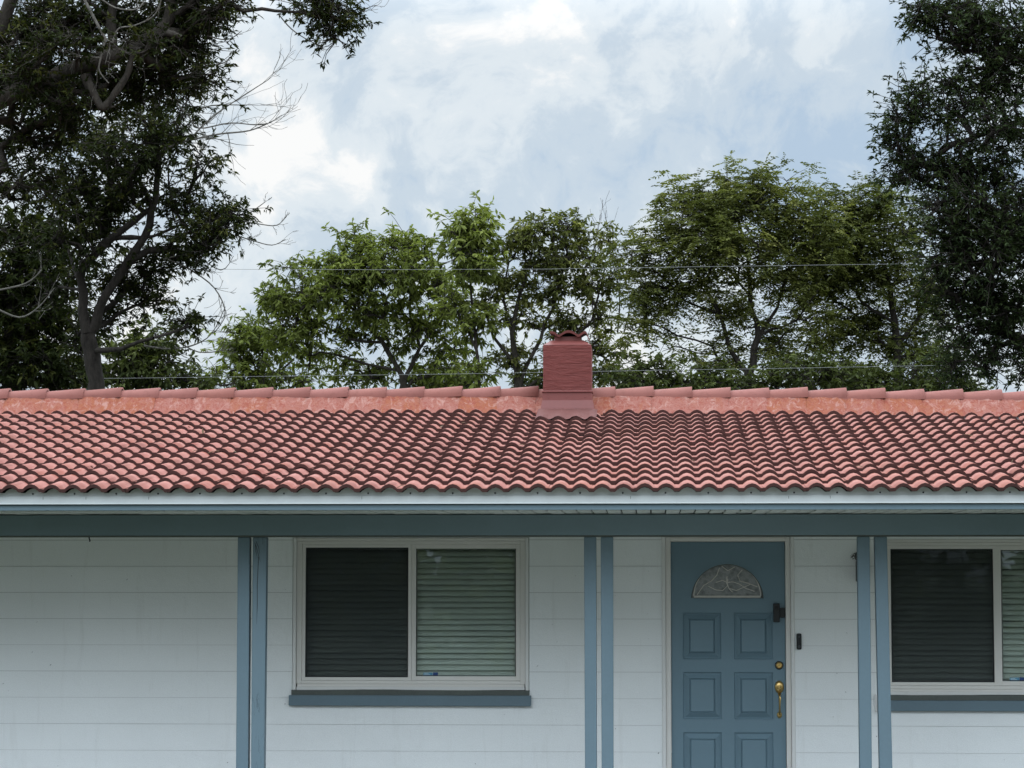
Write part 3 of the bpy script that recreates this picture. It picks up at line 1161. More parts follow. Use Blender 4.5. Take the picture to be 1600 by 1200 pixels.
# --- windows
def window(W, px_mull, name='window', left_screen=True):
    xa, xb, za, zb = W
    w = empty(name, (0, 0, 0))
    w.parent = house
    w.location = Vector(((xa + xb) / 2, 0, za)) - HOFF
    off = Vector(((xa + xb) / 2, 0, za))

    def part(m2, nm, mat, **k):
        o_ = MB.build(m2, nm, mat, w, **k)
        o_.location = -off
        return o_
    Yf = 0.035
    s_ = 1 / 194.0
    # outer casing, four sides, stepped
    m2 = MB()
    t1 = 6 * s_
    m2.box(xa + 0.004, xa + t1, -0.010, 0.10, za, zb - 0.004)
    part(m2, 'casing', m_trimw, bevel=0.003)
    m2 = MB()
    m2.box(xb - t1, xb - 0.004, -0.010, 0.10, za, zb - 0.004)
    part(m2, 'casing', m_trimw, bevel=0.003)
    m2 = MB()
    m2.box(xa + t1 + 0.001, xb - t1 - 0.001, 0.0, 0.10, zb - 5 * s_, zb - 0.004)
    part(m2, 'head_casing', m_trim, bevel=0.003)
    # main frame, stepped twice
    m2 = MB()
    f0, f1 = xa + t1 + 0.001, xb - t1 - 0.001
    z0, z1 = za + 10 * s_, zb - 5 * s_ - 0.001
    fr = 8 * s_
    m2.box(f0, f0 + fr, 0.020, 0.10, z0, z1)
    m2.box(f1 - fr, f1, 0.020, 0.10, z0, z1)
    m2.box(f0 + fr, f1 - fr, 0.021, 0.10, z1 - 5 * s_, z1)
    m2.box(f0 + fr, f1 - fr, 0.021, 0.10, z0, z0 + 5 * s_)
    part(m2, 'frame', m_trim, bevel=0.003)
    g0, g1 = f0 + fr, f1 - fr
    h0, h1 = z0 + 5 * s_, z1 - 5 * s_
    xm = PX(px_mull, 950, 0.03)
    # sashes: the left one slides behind the screen, the right one is fixed
    sw = 6 * s_

    def ring(m3, a, b, c, d, t, ya, yb):
        m3.box(a, a + t, ya, yb, c, d)
        m3.box(b - t, b, ya, yb, c, d)
        m3.box(a + t, b - t, ya + 0.001, yb, d - t, d)
        m3.box(a + t, b - t, ya + 0.001, yb, c, c + t)
    m2 = MB()
    ring(m2, g0 + 0.001, xm + 0.02, h0 + 0.001, h1 - 0.001, sw * 0.85, 0.030, 0.055)
    part(m2, 'sash', m_trim, bevel=0.002)
    m2 = MB()
    ring(m2, xm + 0.0205, g1 - 0.001, h0 + 0.001, h1 - 0.001, sw * 1.15, 0.040, 0.07)
    part(m2, 'sash', m_trim, bevel=0.002)
    m2 = MB()
    m2.box(g0 + sw * 0.8, xm + 0.02 - sw * 0.8, 0.062, 0.067, h0 + 0.004, h1 - 0.004)
    part(m2, 'pane', m_glass)
    m2 = MB()
    m2.box(xm + 0.02 + sw, g1 - sw, 0.056, 0.061, h0 + 0.004, h1 - 0.004)
    part(m2, 'pane', m_glass)
    m2 = MB()
    m2.box(g0 + sw * 0.8, xm + 0.02 - sw * 0.8, 0.050, 0.0506, h0 + 0.004, h1 - 0.004)
    part(m2, 'insect_screen', m_screen)
    m2 = MB()
    ring(m2, g0 + sw * 0.85 + 0.001, xm + 0.02 - sw * 0.85 - 0.001, h0 + sw * 0.85 + 0.001, h1 - sw * 0.85 - 0.001, 0.009, 0.044, 0.052)
    part(m2, 'screen_frame', m_black)
    m2 = MB()
    ring(m2, xm + 0.0205 + sw * 1.15 + 0.0005, g1 - 0.001 - sw * 1.15 - 0.0005, h0 + 0.0015 + sw * 1.15, h1 - 0.0015 - sw * 1.15, 0.006, 0.048, 0.055)
    part(m2, 'glazing_bead', m_black)
    # venetian blind
    pitch = 8.93 * s_
    zz = h1 - 0.03
    rb = random.Random(int(xa * 100) + 7)
    me = None
    i = 0
    while zz > h0 - 0.02:
        if me is None:
            m3 = MB()
            n_ = 6
            hw = 0.0255
            tl = R(55)
            vs_ = []
            for kk in range(n_ + 1):
                q = -hw + 2 * hw * kk / n_
                cv = 0.004 * (1 - (q / hw) ** 2)
                yy = q * math.cos(tl) - cv * math.sin(tl)
                zq_ = q * math.sin(tl) + cv * math.cos(tl)
                vs_ += [(g0 + 0.005, yy, zq_), (g1 - 0.005, yy, zq_)]
            m3.add(vs_, [(2 * kk, 2 * kk + 1, 2 * kk + 3, 2 * kk + 2) for kk in range(n_)])
            o_ = part(m3, 'blind_slat', m_slat, smooth=True)
            me = o_.data
        else:
            o_ = bpy.data.objects.new('blind_slat', me)
            COL.objects.link(o_)
            o_.parent = w
        o_.location = -off + Vector((0, 0.125 + rb.uniform(-0.002, 0.002), zz + rb.uniform(-0.0015, 0.0015)))
        o_.rotation_euler = (rb.uniform(-0.06, 0.06), rb.uniform(-0.0008, 0.0008), 0)
        zz -= pitch
    m2 = MB()
    for q in (0.12, 0.5, 0.88):
        xq = g0 + (g1 - g0) * q
        m2.box(xq - 0.001, xq + 0.001, 0.095, 0.097, h0, h1)
    part(m2, 'blind_cord', m_slat)
    m2 = MB()
    m2.box(g0 + 0.003, g1 - 0.003, 0.10, 0.15, h1 - 0.02, h1 + 0.03)
    part(m2, 'blind_headrail', m_slat)
    # wavy lower trim, dark joint, painted sill
    m2 = MB()
    n_ = 24
    pts_b, pts_t = [], []
    for kk in range(n_ + 1):
        xx = f0 + 0.006 + (f1 - f0 - 0.012) * kk / n_
        pts_b.append((xx, za + 0.006 + 0.002 * math.sin(xx * 5) + rb.uniform(-0.0008, 0.0008)))
        pts_t.append((xx, z0 - 4.3 * s_))
    m2.prism_y(pts_b + pts_t[::-1], -0.010, 0.07)
    part(m2, 'bottom_trim', m_trimw)
    m2 = MB()
    m2.box(f0 + 0.008, f1 - 0.008, 0.010, 0.075, z0 - 4.2 * s_, z0 - 0.001)
    part(m2, 'bottom_track', m_trim)
    m2 = MB()
    m2.box(xa - 0.002, xb + 0.002, -0.022, 0.10, za - 7 * s_, za + 0.004)
    part(m2, 'sill_joint', m_seal)
    m2 = MB()
    m2.box(xa - 4 * s_, xb + 3 * s_, -0.045, 0.02, za - 23.5 * s_, za - 7 * s_ - 0.001)
    part(m2, 'sill', m_blue, bevel=0.005)
    # sticker of the alarm firm on the fixed pane
    sx, sz = xm + 0.02 + sw + 0.065, h0 + 0.035
    m2 = MB()
    m2.box(sx, sx + 0.075, 0.0550, 0.0555, sz, sz + 0.030)
    st = part(m2, 'sticker', m_stick)
    m2 = MB()
    m2.box(sx + 0.078, sx + 0.118, 0.0550, 0.0555, sz, sz + 0.032)
    part(m2, 'sticker', m_stick2)
    m2 = MB()
    for q in range(3):
        m2.box(sx + 0.006, sx + 0.066 - 0.012 * q, 0.0546, 0.0549, sz + 0.004 + 0.009 * q, sz + 0.009 + 0.009 * q)
    part(m2, 'sticker_print', m_stickw)
    return w


window(W1, 639)
window(W2, 1554)

# --- front door
xa, xb, za, zb = DR
dempty = empty('door', (0, 0, 0))
dempty.parent = house
doff = Vector(((xa + xb) / 2, 0, za))
dempty.location = doff - HOFF


def dpart(m2, nm, mat, **k):
    o_ = MB.build(m2, nm, mat, dempty, **k)
    o_.location = -doff
    return o_


s_ = 1 / 194.0
YD = 0.045
d0, d1 = PX(1049, 1000, YD), PX(1227, 1000, YD)
dz1, dz0 = PZ(1138, 847, YD), 0.14
# door frame: jambs and head with a bead
fr = HB()
fr.box(xa + 0.002, d0 - 0.003, 0.012, 0.12, 0.12, zb - 0.002)
fr.box(d1 + 0.003, xb - 0.002, 0.012, 0.12, 0.12, zb - 0.002)
fr.box(d0 - 0.003, d1 + 0.003, 0.013, 0.12, dz1 + 0.004, zb - 0.002)
dfr = fr.build('door_frame', m_trim, bevel=0.004)
fr = HB()
fr.box(xa - 0.030, xa + 0.001, -0.012, 0.02, 0.12, zb + 0.012)
fr.box(xb - 0.001, xb + 0.030, -0.012, 0.02, 0.12, zb + 0.012)
fr.box(xa + 0.001, xb - 0.001, -0.011, 0.02, zb - 0.001, zb + 0.012)
fr.build('brickmould', m_trimw, dfr, bevel=0.004).location = (0, 0, 0)
mb = MB()
mb.box(d0, d1, YD, YD + 0.045, dz0, dz1)
dpart(mb, 'door_leaf', m_door, bevel=0.002)
mb = MB()
mb.box(d0 - 0.002, d1 + 0.002, 0.02, 0.11, 0.12, 0.139)
dpart(mb, 'threshold', m_white)


def raised_panel(px0, px1, py0, py1, nm='panel'):
    """embossed panel: a moulded groove, then a raised field"""
    a, b = PX(px0, 1040, YD), PX(px1, 1040, YD)
    t, u = PZ(1138, py0, YD), PZ(1138, py1, YD)
    steps = [(0.0, 0.0), (0.008, 0.013), (0.014, 0.013), (0.050, -0.009), (0.055, 0.002), (0.064, -0.006), (0.5, -0.007)]
    v, f = [], []
    for ins, dy in steps[:-1]:
        v += [(a + ins, YD - 0.0015 + (dy if dy < 0 else dy - 0.0), u + ins), (b - ins, YD - 0.0015 + dy, u + ins),
              (b - ins, YD - 0.0015 + dy, t - ins), (a + ins, YD - 0.0015 + dy, t - ins)]
    for q in range(len(steps) - 2):
        for k_ in range(4):
            k2 = (k_ + 1) % 4
            f.append((q * 4 + k_, q * 4 + k2, (q + 1) * 4 + k2, (q + 1) * 4 + k_))
    n_ = (len(steps) - 2) * 4
    f.append((n_, n_ + 1, n_ + 2, n_ + 3))
    m2 = MB()
    m2.add(v, f)
    return dpart(m2, nm, m_door)


# the leaf is drilled by building it from pieces: stiles and rails stand round each panel
for o_ in [c for c in dempty.children if c.name.startswith('door_leaf')]:
    bpy.data.objects.remove(o_)
pan_x = [(1067.2, 1127.0), (1147.0, 1207.5)]
pan_y = [(957.3, 1030.2), (1050.3, 1123.8), (1144.5, 1217.5)]
X_ = [d0] + [PX(p, 1040, YD) for q in pan_x for p in q] + [d1]
mb = MB()
Zr = [dz1] + [PZ(1138, p, YD) for q in pan_y for p in q] + [dz0]
Yb = YD + 0.045
FA, FB, FT, FB2 = PX(1077.5, 935, YD), PX(1195.5, 935, YD), PZ(1136, 879, YD), PZ(1136, 936.5, YD)
mb.box(X_[0], X_[1], YD, Yb, dz0, Zr[1])
mb.box(X_[2], X_[3], YD, Yb, dz0, Zr[1])
mb.box(X_[4], X_[5], YD, Yb, dz0, Zr[1])
for a, b in ((2, 3), (4, 5), (6, 7)):
    for c in ((1, 2), (3, 4)):
        mb.box(X_[c[0]], X_[c[1]], YD, Yb, Zr[b], Zr[a])
# top rail with a half-round opening
NA = 22
cxf, rxf = (FA + FB) / 2, (FB - FA) / 2
arc = [(cxf - rxf * math.cos(math.pi * i / NA), FB2 + (FT - FB2) * math.sin(math.pi * i / NA)) for i in range(NA + 1)]
mb.box(X_[0], X_[5], YD, Yb, Zr[1], FB2)
mb.box(X_[0], FA, YD, Yb, FB2, dz1)
mb.box(FB, X_[5], YD, Yb, FB2, dz1)
for i in range(NA):
    (p0, q0), (p1, q1) = arc[i], arc[i + 1]
    mb.prism_y([(p0, q0), (p1, q1), (p1, dz1), (p0, dz1)], YD, Yb)
dpart(mb, 'door_leaf', m_door)
for (b, t) in pan_y:
    for (a, c) in pan_x:
        raised_panel(a, c, b, t)
mb = MB()
mb.box(d0 + 0.01, d1 - 0.01, Yb - 0.02, Yb + 0.005, dz0, Zr[1] - 0.02)
dpart(mb, 'core', m_door)
# fanlight: pane, moulding ring, came work
def half_ring(m2, k0_, k1_, ya, yb, zoff=0.0):
    n_ = 26
    for i in range(n_):
        w0, w1_ = math.pi * i / n_, math.pi * (i + 1) / n_
        q = []
        for w, k_ in ((w0, k0_), (w1_, k0_), (w1_, k1_), (w0, k1_)):
            q.append((cxf + rxf * k_ * math.cos(w), FB2 + zoff + (FT - FB2) * k_ * math.sin(w)))
        m2.prism_y(q, ya, yb)


fan = MB()
fan.prism_y([(x_, z_) for x_, z_ in arc][::-1], YD + 0.022, YD + 0.028)
dpart(fan, 'fanlight', m_fan)
mb = MB()
half_ring(mb, 0.960, 1.004, YD - 0.006, YD + 0.020)
mb.box(FA - 0.001, FB + 0.001, YD - 0.0055, YD + 0.020, FB2 - 0.008, FB2 + 0.008)
dpart(mb, 'fanlight_moulding', m_door)
mb = MB()
half_ring(mb, 0.938, 0.959, YD + 0.006, YD + 0.021)
dpart(mb, 'fanlight_seal', m_seal)
mb = MB()
half_ring(mb, 0.875, 0.900, YD + 0.012, YD + 0.0215, 0.025)
mb.box(FA + 0.035, FB - 0.035, YD + 0.010, YD + 0.0215, FB2 + 0.013, FB2 + 0.030)
FH = FT - FB2


def came(pts_, r_=0.0040):
    mb.tube([(cxf + rxf * a, YD + 0.018, FB2 + FH * b) for a, b in pts_], r_, 5)


came([(-0.80, 0.12), (-0.62, 0.38), (-0.42, 0.50), (-0.27, 0.66), (-0.20, 0.86)])
came([(0.80, 0.34), (0.56, 0.44), (0.34, 0.50), (0.28, 0.66), (0.40, 0.80)])
came([(-0.50, 0.36), (-0.30, 0.26), (-0.12, 0.24), (0.0, 0.36), (0.02, 0.56)])
came([(0.0, 0.62), (-0.02, 0.46), (0.06, 0.28), (0.14, 0.20)])
came([(-0.30, 0.46), (-0.12, 0.52), (0.0, 0.46), (0.16, 0.48), (0.32, 0.42), (0.50, 0.30), (0.72, 0.22)])
came([(0.06, 0.30), (0.24, 0.24), (0.46, 0.34), (0.60, 0.40)])
came([(-0.14, 0.90), (0.02, 0.78), (0.20, 0.88)])
dpart(mb, 'came', m_came)
# brass hardware
hx = PX(1217.3, 1040, YD)
mb = MB()
zd = PZ(1217, 1039.5, YD)
mb.disc_y(hx, zd, [(0.034, YD - 0.001), (0.034, YD - 0.006), (0.030, YD - 0.009)], 24, mi=1)
mb.disc_y(hx, zd, [(0.027, YD - 0.009), (0.026, YD - 0.017), (0.020, YD - 0.023), (0.0175, YD - 0.024), (0.0165, YD - 0.019), (0.012, YD - 0.019)], 24)
mb.box(hx - 0.0015, hx + 0.0015, YD - 0.0205, YD - 0.0192, zd - 0.009, zd + 0.009, 1)
dpart(mb, 'deadbolt', [m_brass, m_black], smooth=False)
mb = MB()
zh = PZ(1217, 1073.5, YD)
mb.disc_y(hx, zh, [(0.036, YD - 0.001), (0.036, YD - 0.006), (0.031, YD - 0.012), (0.022, YD - 0.017), (0.012, YD - 0.020)], 24, 1.0, 1.42)
mb.disc_y(hx, zh - 0.008, [(0.013, YD - 0.018), (0.013, YD - 0.045), (0.009, YD - 0.050)], 14, 1.2, 0.8)
zl = PZ(1217, 1117, YD)
mb.disc_y(hx, zl, [(0.020, YD - 0.001), (0.020, YD - 0.006), (0.014, YD - 0.012)], 20, 1.0, 1.3)
mb.tube([(hx, YD - 0.016, zh - 0.040), (hx, YD - 0.045, zh - 0.058), (hx, YD - 0.062, zh - 0.085), (hx, YD - 0.062, zh - 0.120),
         (hx, YD - 0.055, zh - 0.160), (hx, YD - 0.036, zh - 0.195), (hx, YD - 0.012, zl + 0.006)],
        [0.010, 0.013, 0.011, 0.0075, 0.0065, 0.0075, 0.010], 12)
dpart(mb, 'handle', m_brass, smooth=True)
# camera lock box clamped on the edge of the door
mb = MB()
a, b = PX(1208, 958, YD), PX(1218, 958, YD)
mb.box(a, b, YD - 0.045, YD - 0.002, PZ(1213, 972, YD), PZ(1213, 943, YD))
mb.box(b, d1 - 0.001, YD - 0.022, YD - 0.002, PZ(1213, 965, YD), PZ(1213, 949.5, YD))
mb.disc_y((a + b) / 2, PZ(1213, 950, YD), [(0.014, YD - 0.045), (0.013, YD - 0.049)], 14)
dpart(mb, 'door_camera', m_black, bevel=0.006)
# door bell on the wall
mb = HB()
mb.box(PX(1244.3, 1000, 0), PX(1252.2, 1000, 0), -0.030, 0.001, PZ(1248, 1015, 0), PZ(1248, 989.5, 0))
bell = mb.build('doorbell', m_black, bevel=0.012, seg=4)
mb = HB()
mb.disc_y(PX(1248.3, 1000, 0), PZ(1248, 1010.5, 0), [(0.011, -0.0305), (0.010, -0.033)], 16)
mb.disc_y(PX(1248.3, 1000, 0), PZ(1248, 995, 0), [(0.007, -0.0305), (0.006, -0.032)], 12)
mb.build('bell_button', painted('bell_grey', (0.05, 0.055, 0.06), 0.3, 0.1, bump=0), bell)
# wall lantern half hidden by the porch post
lx = PX(1346, 890, -0.06)
lz = PZ(1340, 909, -0.06)
mb = HB()
mb.box(lx - 0.045, lx + 0.045, -0.12, -0.03, lz, lz + 0.17)
lan = mb.build('wall_lantern', m_black, bevel=0.01)
mb = HB()
mb.tube([(lx, 0.0, lz + 0.20), (lx, -0.05, lz + 0.25), (lx, -0.075, lz + 0.17)], 0.009, 8)
mb.disc_y(lx, lz + 0.20, [(0.05, 0.0), (0.045, -0.02)], 16)
mb.build('lantern_arm', m_black, lan)
mb = HB()
rn = random.Random(2)
for _ in range(26):
    p = Vector((lx - 0.03 + rn.uniform(-0.05, 0.05), -0.075 + rn.uniform(-0.04, 0.04), lz + 0.185 + rn.uniform(0, 0.03)))
    d = Vector((rn.uniform(-1, 1), rn.uniform(-1, 1), rn.uniform(-0.2, 0.7))).normalized() * rn.uniform(0.04, 0.09)
    mb.tube([p - d * 0.5, p + d * 0.1 + Vector((0, 0, 0.008)), p + d * 0.5], 0.0016, 4)
mb.build('nest_twigs', m_dead, lan)
# hook under the beam and a conduit on the wall beside the right window
mb = HB()
hxk = PX(138, 840, Y_BEAM)
mb.tube([(hxk, Y_BEAM + 0.03, BZ0 + 0.005), (hxk, Y_BEAM + 0.03, BZ0 - 0.02), (hxk + 0.006, Y_BEAM + 0.03, BZ0 - 0.034), (hxk + 0.004, Y_BEAM + 0.03, BZ0 - 0.046)], 0.0055, 6)
mb.build('ceiling_hook', m_black)
mb = HB()
bx = PX(1371, 1100, -0.02)
mb.box(bx - 0.02, bx + 0.02, -0.03, 0.0, PZ(1371, 1112, 0), PZ(1371, 1085, 0))
mb.build('outlet_box', m_trimw, bevel=0.004)

# ------------------------------------------------------------------ wires behind the house
def wire(pts_, d, r_, label, dmid=0.0):
    m2 = MB()
    p = [at(x_, y_, d) for x_, y_ in pts_]
    m2.tube(p, r_, 5)
    return tag(m2.build('power_line', m_wire), label, 'power line', 'wires crossing behind the roof')


wire([(-700, 407), (-300, 414), (50, 418), (270, 420.5), (600, 421.5), (850, 420.5), (1080, 417), (1400, 412.5), (1800, 402), (2300, 386)], 35.0, 0.0028,
     'upper of two thin grey wires strung before the trees, high above the chimney')
wire([(-700, 597), (-200, 594), (200, 591), (500, 587), (700, 584.5), (840, 582), (1000, 579), (1200, 576), (1440, 571.5), (1800, 563), (2300, 549)], 35.6, 0.0028,
     'lower of two thin grey wires, just above the ridge, passing behind the chimney')


# ------------------------------------------------------------------ trees
def unit(v):
    return v / (np.linalg.norm(v, axis=-1, keepdims=True) + 1e-9)


def leaf_arrays(base, direc, length, width, rng, fold=0.25, droop=0.0):
    """rhombic leaves folded along the midrib: 4 vertices, 2 triangles each"""
    n = len(base)
    direc = unit(direc)
    up = np.tile(np.array([0, 0, 1.0]), (n, 1)) + rng.normal(0, 0.55, (n, 3))
    side = unit(np.cross(direc, up))
    nor = np.cross(side, direc)
    L = length[:, None]
    W = width[:, None]
    mid = base + direc * L * 0.45
    tip = base + direc * L - np.array([0, 0, 1.0]) * L * droop
    v = np.empty((n, 4, 3))
    v[:, 0] = base
    v[:, 1] = mid + side * W * 0.5 + nor * W * fold
    v[:, 2] = tip
    v[:, 3] = mid - side * W * 0.5 + nor * W * fold
    idx = np.arange(n)[:, None] * 4
    f = np.concatenate([idx + np.array([0, 1, 2]), idx + np.array([0, 2, 3])], 0)
    return v.reshape(-1, 3), f


def leaf_object(name, v, f, tint, mat, parent, origin):
    me = bpy.data.meshes.new(name)
    v = v - np.array(origin)
    me.vertices.add(len(v))
    me.vertices.foreach_set('co', v.astype(np.float32).ravel())
    me.loops.add(len(f) * 3)
    me.loops.foreach_set('vertex_index', f.astype(np.int32).ravel())
    me.polygons.add(len(f))
    me.polygons.foreach_set('loop_start', (np.arange(len(f)) * 3).astype(np.int32))
    me.update(calc_edges=True)
    at_ = me.attributes.new('tint', 'FLOAT', 'POINT')
    at_.data.foreach_set('value', np.repeat(tint, 4).astype(np.float32))
    me.materials.append(mat)
    o_ = bpy.data.objects.new(name, me)
    COL.objects.link(o_)
    o_.parent = parent
    return o_


class Wood:
    """frusta of many branches gathered in one mesh"""

    def __init__(self):
        self.mb = MB()

    def chain(self, pts_, rads, sides=6):
        self.mb.tube(pts_, rads, sides, cap=False)


def wiggle(p0, p1, n, amp, rng, lift=0.0):
    """n+1 points from p0 to p1, bent at random"""
    d = p1 - p0
    L = np.linalg.norm(d)
    off = rng.normal(0, amp * L, 3)
    out = []
    for i in range(n + 1):
        t = i / n
        out.append(p0 + d * t + off * math.sin(math.pi * t) + np.array([0, 0, lift * L * math.sin(math.pi * t)]) + (rng.normal(0, amp * L * 0.25, 3) if 0 < i < n else 0))
    return out


def bare(wd, start, direc, length, r0, depth, rng, curl=0.25, fork=3):
    """a leafless branch that forks"""
    p = np.array(start, float)
    d = np.array(direc, float)
    d /= np.linalg.norm(d)
    n = 6
    pts_ = [p.copy()]
    for i in range(n):
        d = d + rng.normal(0, curl * 0.5, 3) + np.array([0, 0, 0.05])
        d /= np.linalg.norm(d)
        p = p + d * length / n
        pts_.append(p.copy())
    wd.chain(pts_, [max(0.0022, r0 * (1 - 0.75 * i / n)) for i in range(n + 1)], 4)
    if depth > 0:
        for _ in range(fork):
            k = rng.integers(1, n + 1)
            dd = pts_[k] - pts_[k - 1]
            dd = dd / np.linalg.norm(dd) + rng.normal(0, 0.55, 3)
            bare(wd, pts_[k], dd, length * rng.uniform(0.35, 0.65), r0 * 0.5 * (1 - 0.5 * k / n), depth - 1, rng, curl, fork)


def tree(name, label, group, cat, d, trunks, lobes, leafmat, bark, style, rng, per_px=1.0, clump=0.40, leaf=(0.12, 0.05), ntip=7, nleaf=9,
         shell=2.0, droop=0.5, bright=0.0, flat=0.7, holes=0.0):
    """trunks: polylines of (px, py, r); lobes: (px, py, rx, ry, depth offset, number of clumps). Pixels fix where the tree stands as seen
    from the camera; everything is placed at its own distance d and has real depth."""
    m_px = d / FPX
    base = at(trunks[0][0][0], trunks[0][0][1], d)
    root = empty(name, (base.x, base.y, 0))
    org = np.array(root.location)
    tag(root, label, cat, group)
    wd = Wood()
    nodes, par, rad_fix = [], [], []
    for tr_ in trunks:
        dep0 = tr_[0][3] if len(tr_[0]) > 3 else 0.0
        pts_ = [np.array(at(x_[0], x_[1], d + (x_[3] if len(x_) > 3 else 0.0))) for x_ in tr_]
        rr = [x_[2] * m_px / 2 * (0.68 if d > 40.5 else 1.0) for x_ in tr_]
        # down to the ground
        if tr_[0][1] > 560:
            p = pts_[0].copy()
            p[2] = -0.05
            p[0] += rng.uniform(-0.1, 0.1)
            pts_.insert(0, p)
            rr.insert(0, rr[0] * 1.35)
        fp, frr = [], []
        for i in range(len(pts_) - 1):
            L = np.linalg.norm(pts_[i + 1] - pts_[i])
            n = max(2, int(L / 0.22))
            for k_ in range(n):
                t = k_ / n
                j = rng.normal(0, 0.016, 3) * (1 if k_ else 0)
                fp.append(pts_[i] * (1 - t) + pts_[i + 1] * t + j)
                frr.append((rr[i] * (1 - t) + rr[i + 1] * t) * rng.uniform(0.90, 1.12))
        fp.append(pts_[-1])
        frr.append(rr[-1])
        wd.chain(fp, frr, 10)
        for i, p in enumerate(fp):
            if p[2] > 1.2:
                nodes.append(p)
                par.append(-1)
                rad_fix.append(frr[i])
    n_tr = len(nodes)
    anchors = []
    for lb in lobes:
        px_, py_, rx, ry, dd, n = lb
        n = max(1, int(round(n * per_px)))
        c = np.array(at(px_, py_, d + dd))
        ra = np.array([rx * m_px, (rx + ry) / 2 * m_px * 1.05, ry * m_px])
        u = unit(rng.normal(0, 1, (n, 3)))
        r_ = rng.uniform(0, 1, n) ** (1.0 / shell)
        pts_ = c + u * r_[:, None] * ra
        for q, w in zip(pts_, r_):
            anchors.append((q, c))
    A = np.array([a[0] for a in anchors])
    C0 = np.array([a[1] for a in anchors])
    nodes = list(nodes)
    N = np.array(nodes)
    # connect nearest clumps first
    dmin = np.array([np.min(np.linalg.norm(N - a, axis=1)) for a in A])
    order = np.argsort(dmin)
    child_of = list(par)
    weight = [0] * n_tr
    segs = []
    end_of = {}
    for ai in order:
        a = A[ai]
        N = np.array(nodes)
        dv = a - N
        dist = np.linalg.norm(dv, axis=1)
        # branches rise: joining a node that lies above the clump costs more
        pen = np.maximum(0, N[:, 2] - a[2] + 0.15) * 1.3
        j = int(np.argmin(dist + pen))
        L = dist[j]
        k_ = max(2, min(7, int(L / 0.28)))
        pts_ = wiggle(nodes[j], a, k_, 0.09, rng, 0.05)
        prev = j
        for p in pts_[1:]:
            nodes.append(p)
            child_of.append(prev)
            weight.append(0)
            prev = len(nodes) - 1
        end_of[ai] = prev
        segs.append((j, len(nodes) - k_, k_))
    for ai, e_ in end_of.items():
        q = e_
        while q >= n_tr:
            weight[q] += 1
            q = child_of[q]
    for (j, st, k_) in segs:
        pts_ = [nodes[j]] + [nodes[st + i] for i in range(k_)]
        rr = [0.0075 * (max(1, weight[st + i])) ** 0.48 for i in range(k_)]
        rr = [rr[0]] + rr
        if j < n_tr:
            rr = [min(x_, rad_fix[j]) for x_ in rr]
        wd.chain(pts_, rr, 5)
    # twigs and leaves
    B, D_, T_ = [], [], []
    for ai in range(len(A)):
        a = A[ai]
        outw = a - C0[ai]
        outw = outw / (np.linalg.norm(outw) + 1e-6)
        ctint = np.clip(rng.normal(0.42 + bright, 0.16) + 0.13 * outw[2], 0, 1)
        nt = max(2, int(rng.normal(ntip, ntip * 0.25)))
        tips = a + rng.normal(0, clump * 0.5, (nt, 3)) * np.array([1, 1, flat]) + outw * clump * 0.2
        for tp in tips:
            wd.chain([a, (a + tp) / 2 + rng.normal(0, 0.02, 3), tp], [0.006, 0.0045, 0.003], 3)
            rel = tp - a
            rel = rel / (np.linalg.norm(rel) + 1e-6)
            ax = rel * 0.7 + outw * 0.3 + np.array([0, 0, 0.15])
            tt = np.clip(ctint + rng.normal(0, 0.10), 0, 1)
            if style == 'whorl':
                n = max(3, int(rng.normal(nleaf, 2)))
                dirs = unit(rng.normal(0, 1, (n, 3)) * np.array([1, 1, 0.55]) + ax * 0.55 + np.array([0, 0, -droop]))
                B.append(tp - dirs * 0.0 - ax * rng.uniform(0, 0.10, (n, 1)))
                D_.append(dirs)
                T_.append(np.clip(tt + rng.normal(0, 0.10, n), 0, 1))
            else:                                      # feathered fronds
                nf = max(2, int(rng.normal(nleaf, 1)))
                for _ in range(nf):
                    fd = rng.normal(0, 1, 3) * np.array([1, 1, 0.55]) + ax * 0.5 + np.array([0, 0, -0.1])
                    fd /= np.linalg.norm(fd)
                    fl_ = rng.uniform(0.20, 0.36)
                    k_ = 6
                    t = np.linspace(0.2, 1.0, k_)[:, None]
                    rp = tp + fd * t * fl_ - np.array([0, 0, 1.0]) * (t ** 2) * fl_ * 0.25
                    sd = np.cross(fd, np.array([0, 0, 1.0]))
                    sd /= np.linalg.norm(sd) + 1e-6
                    for sg in (-1, 1):
                        B.append(rp)
                        D_.append(np.tile(sd * sg + fd * 0.45 + np.array([0, 0, -0.15]), (k_, 1)) + rng.normal(0, 0.12, (k_, 3)))
                        T_.append(np.clip(tt + rng.normal(0, 0.10, k_), 0, 1))
    B, D_, T_ = np.concatenate(B), np.concatenate(D_), np.concatenate(T_)
    ln = leaf[0] * rng.uniform(0.5, 1.35, len(B))
    wdth = leaf[1] * rng.uniform(0.75, 1.25, len(B))
    v, f = leaf_arrays(B, D_, ln, wdth, rng, 0.22, 0.12)
    trunk = wd.mb.build('trunk', bark, root, smooth=True)
    trunk.location = -root.location
    leaf_object('crown', v, f, T_, leafmat, root, org)
    return root, len(B)


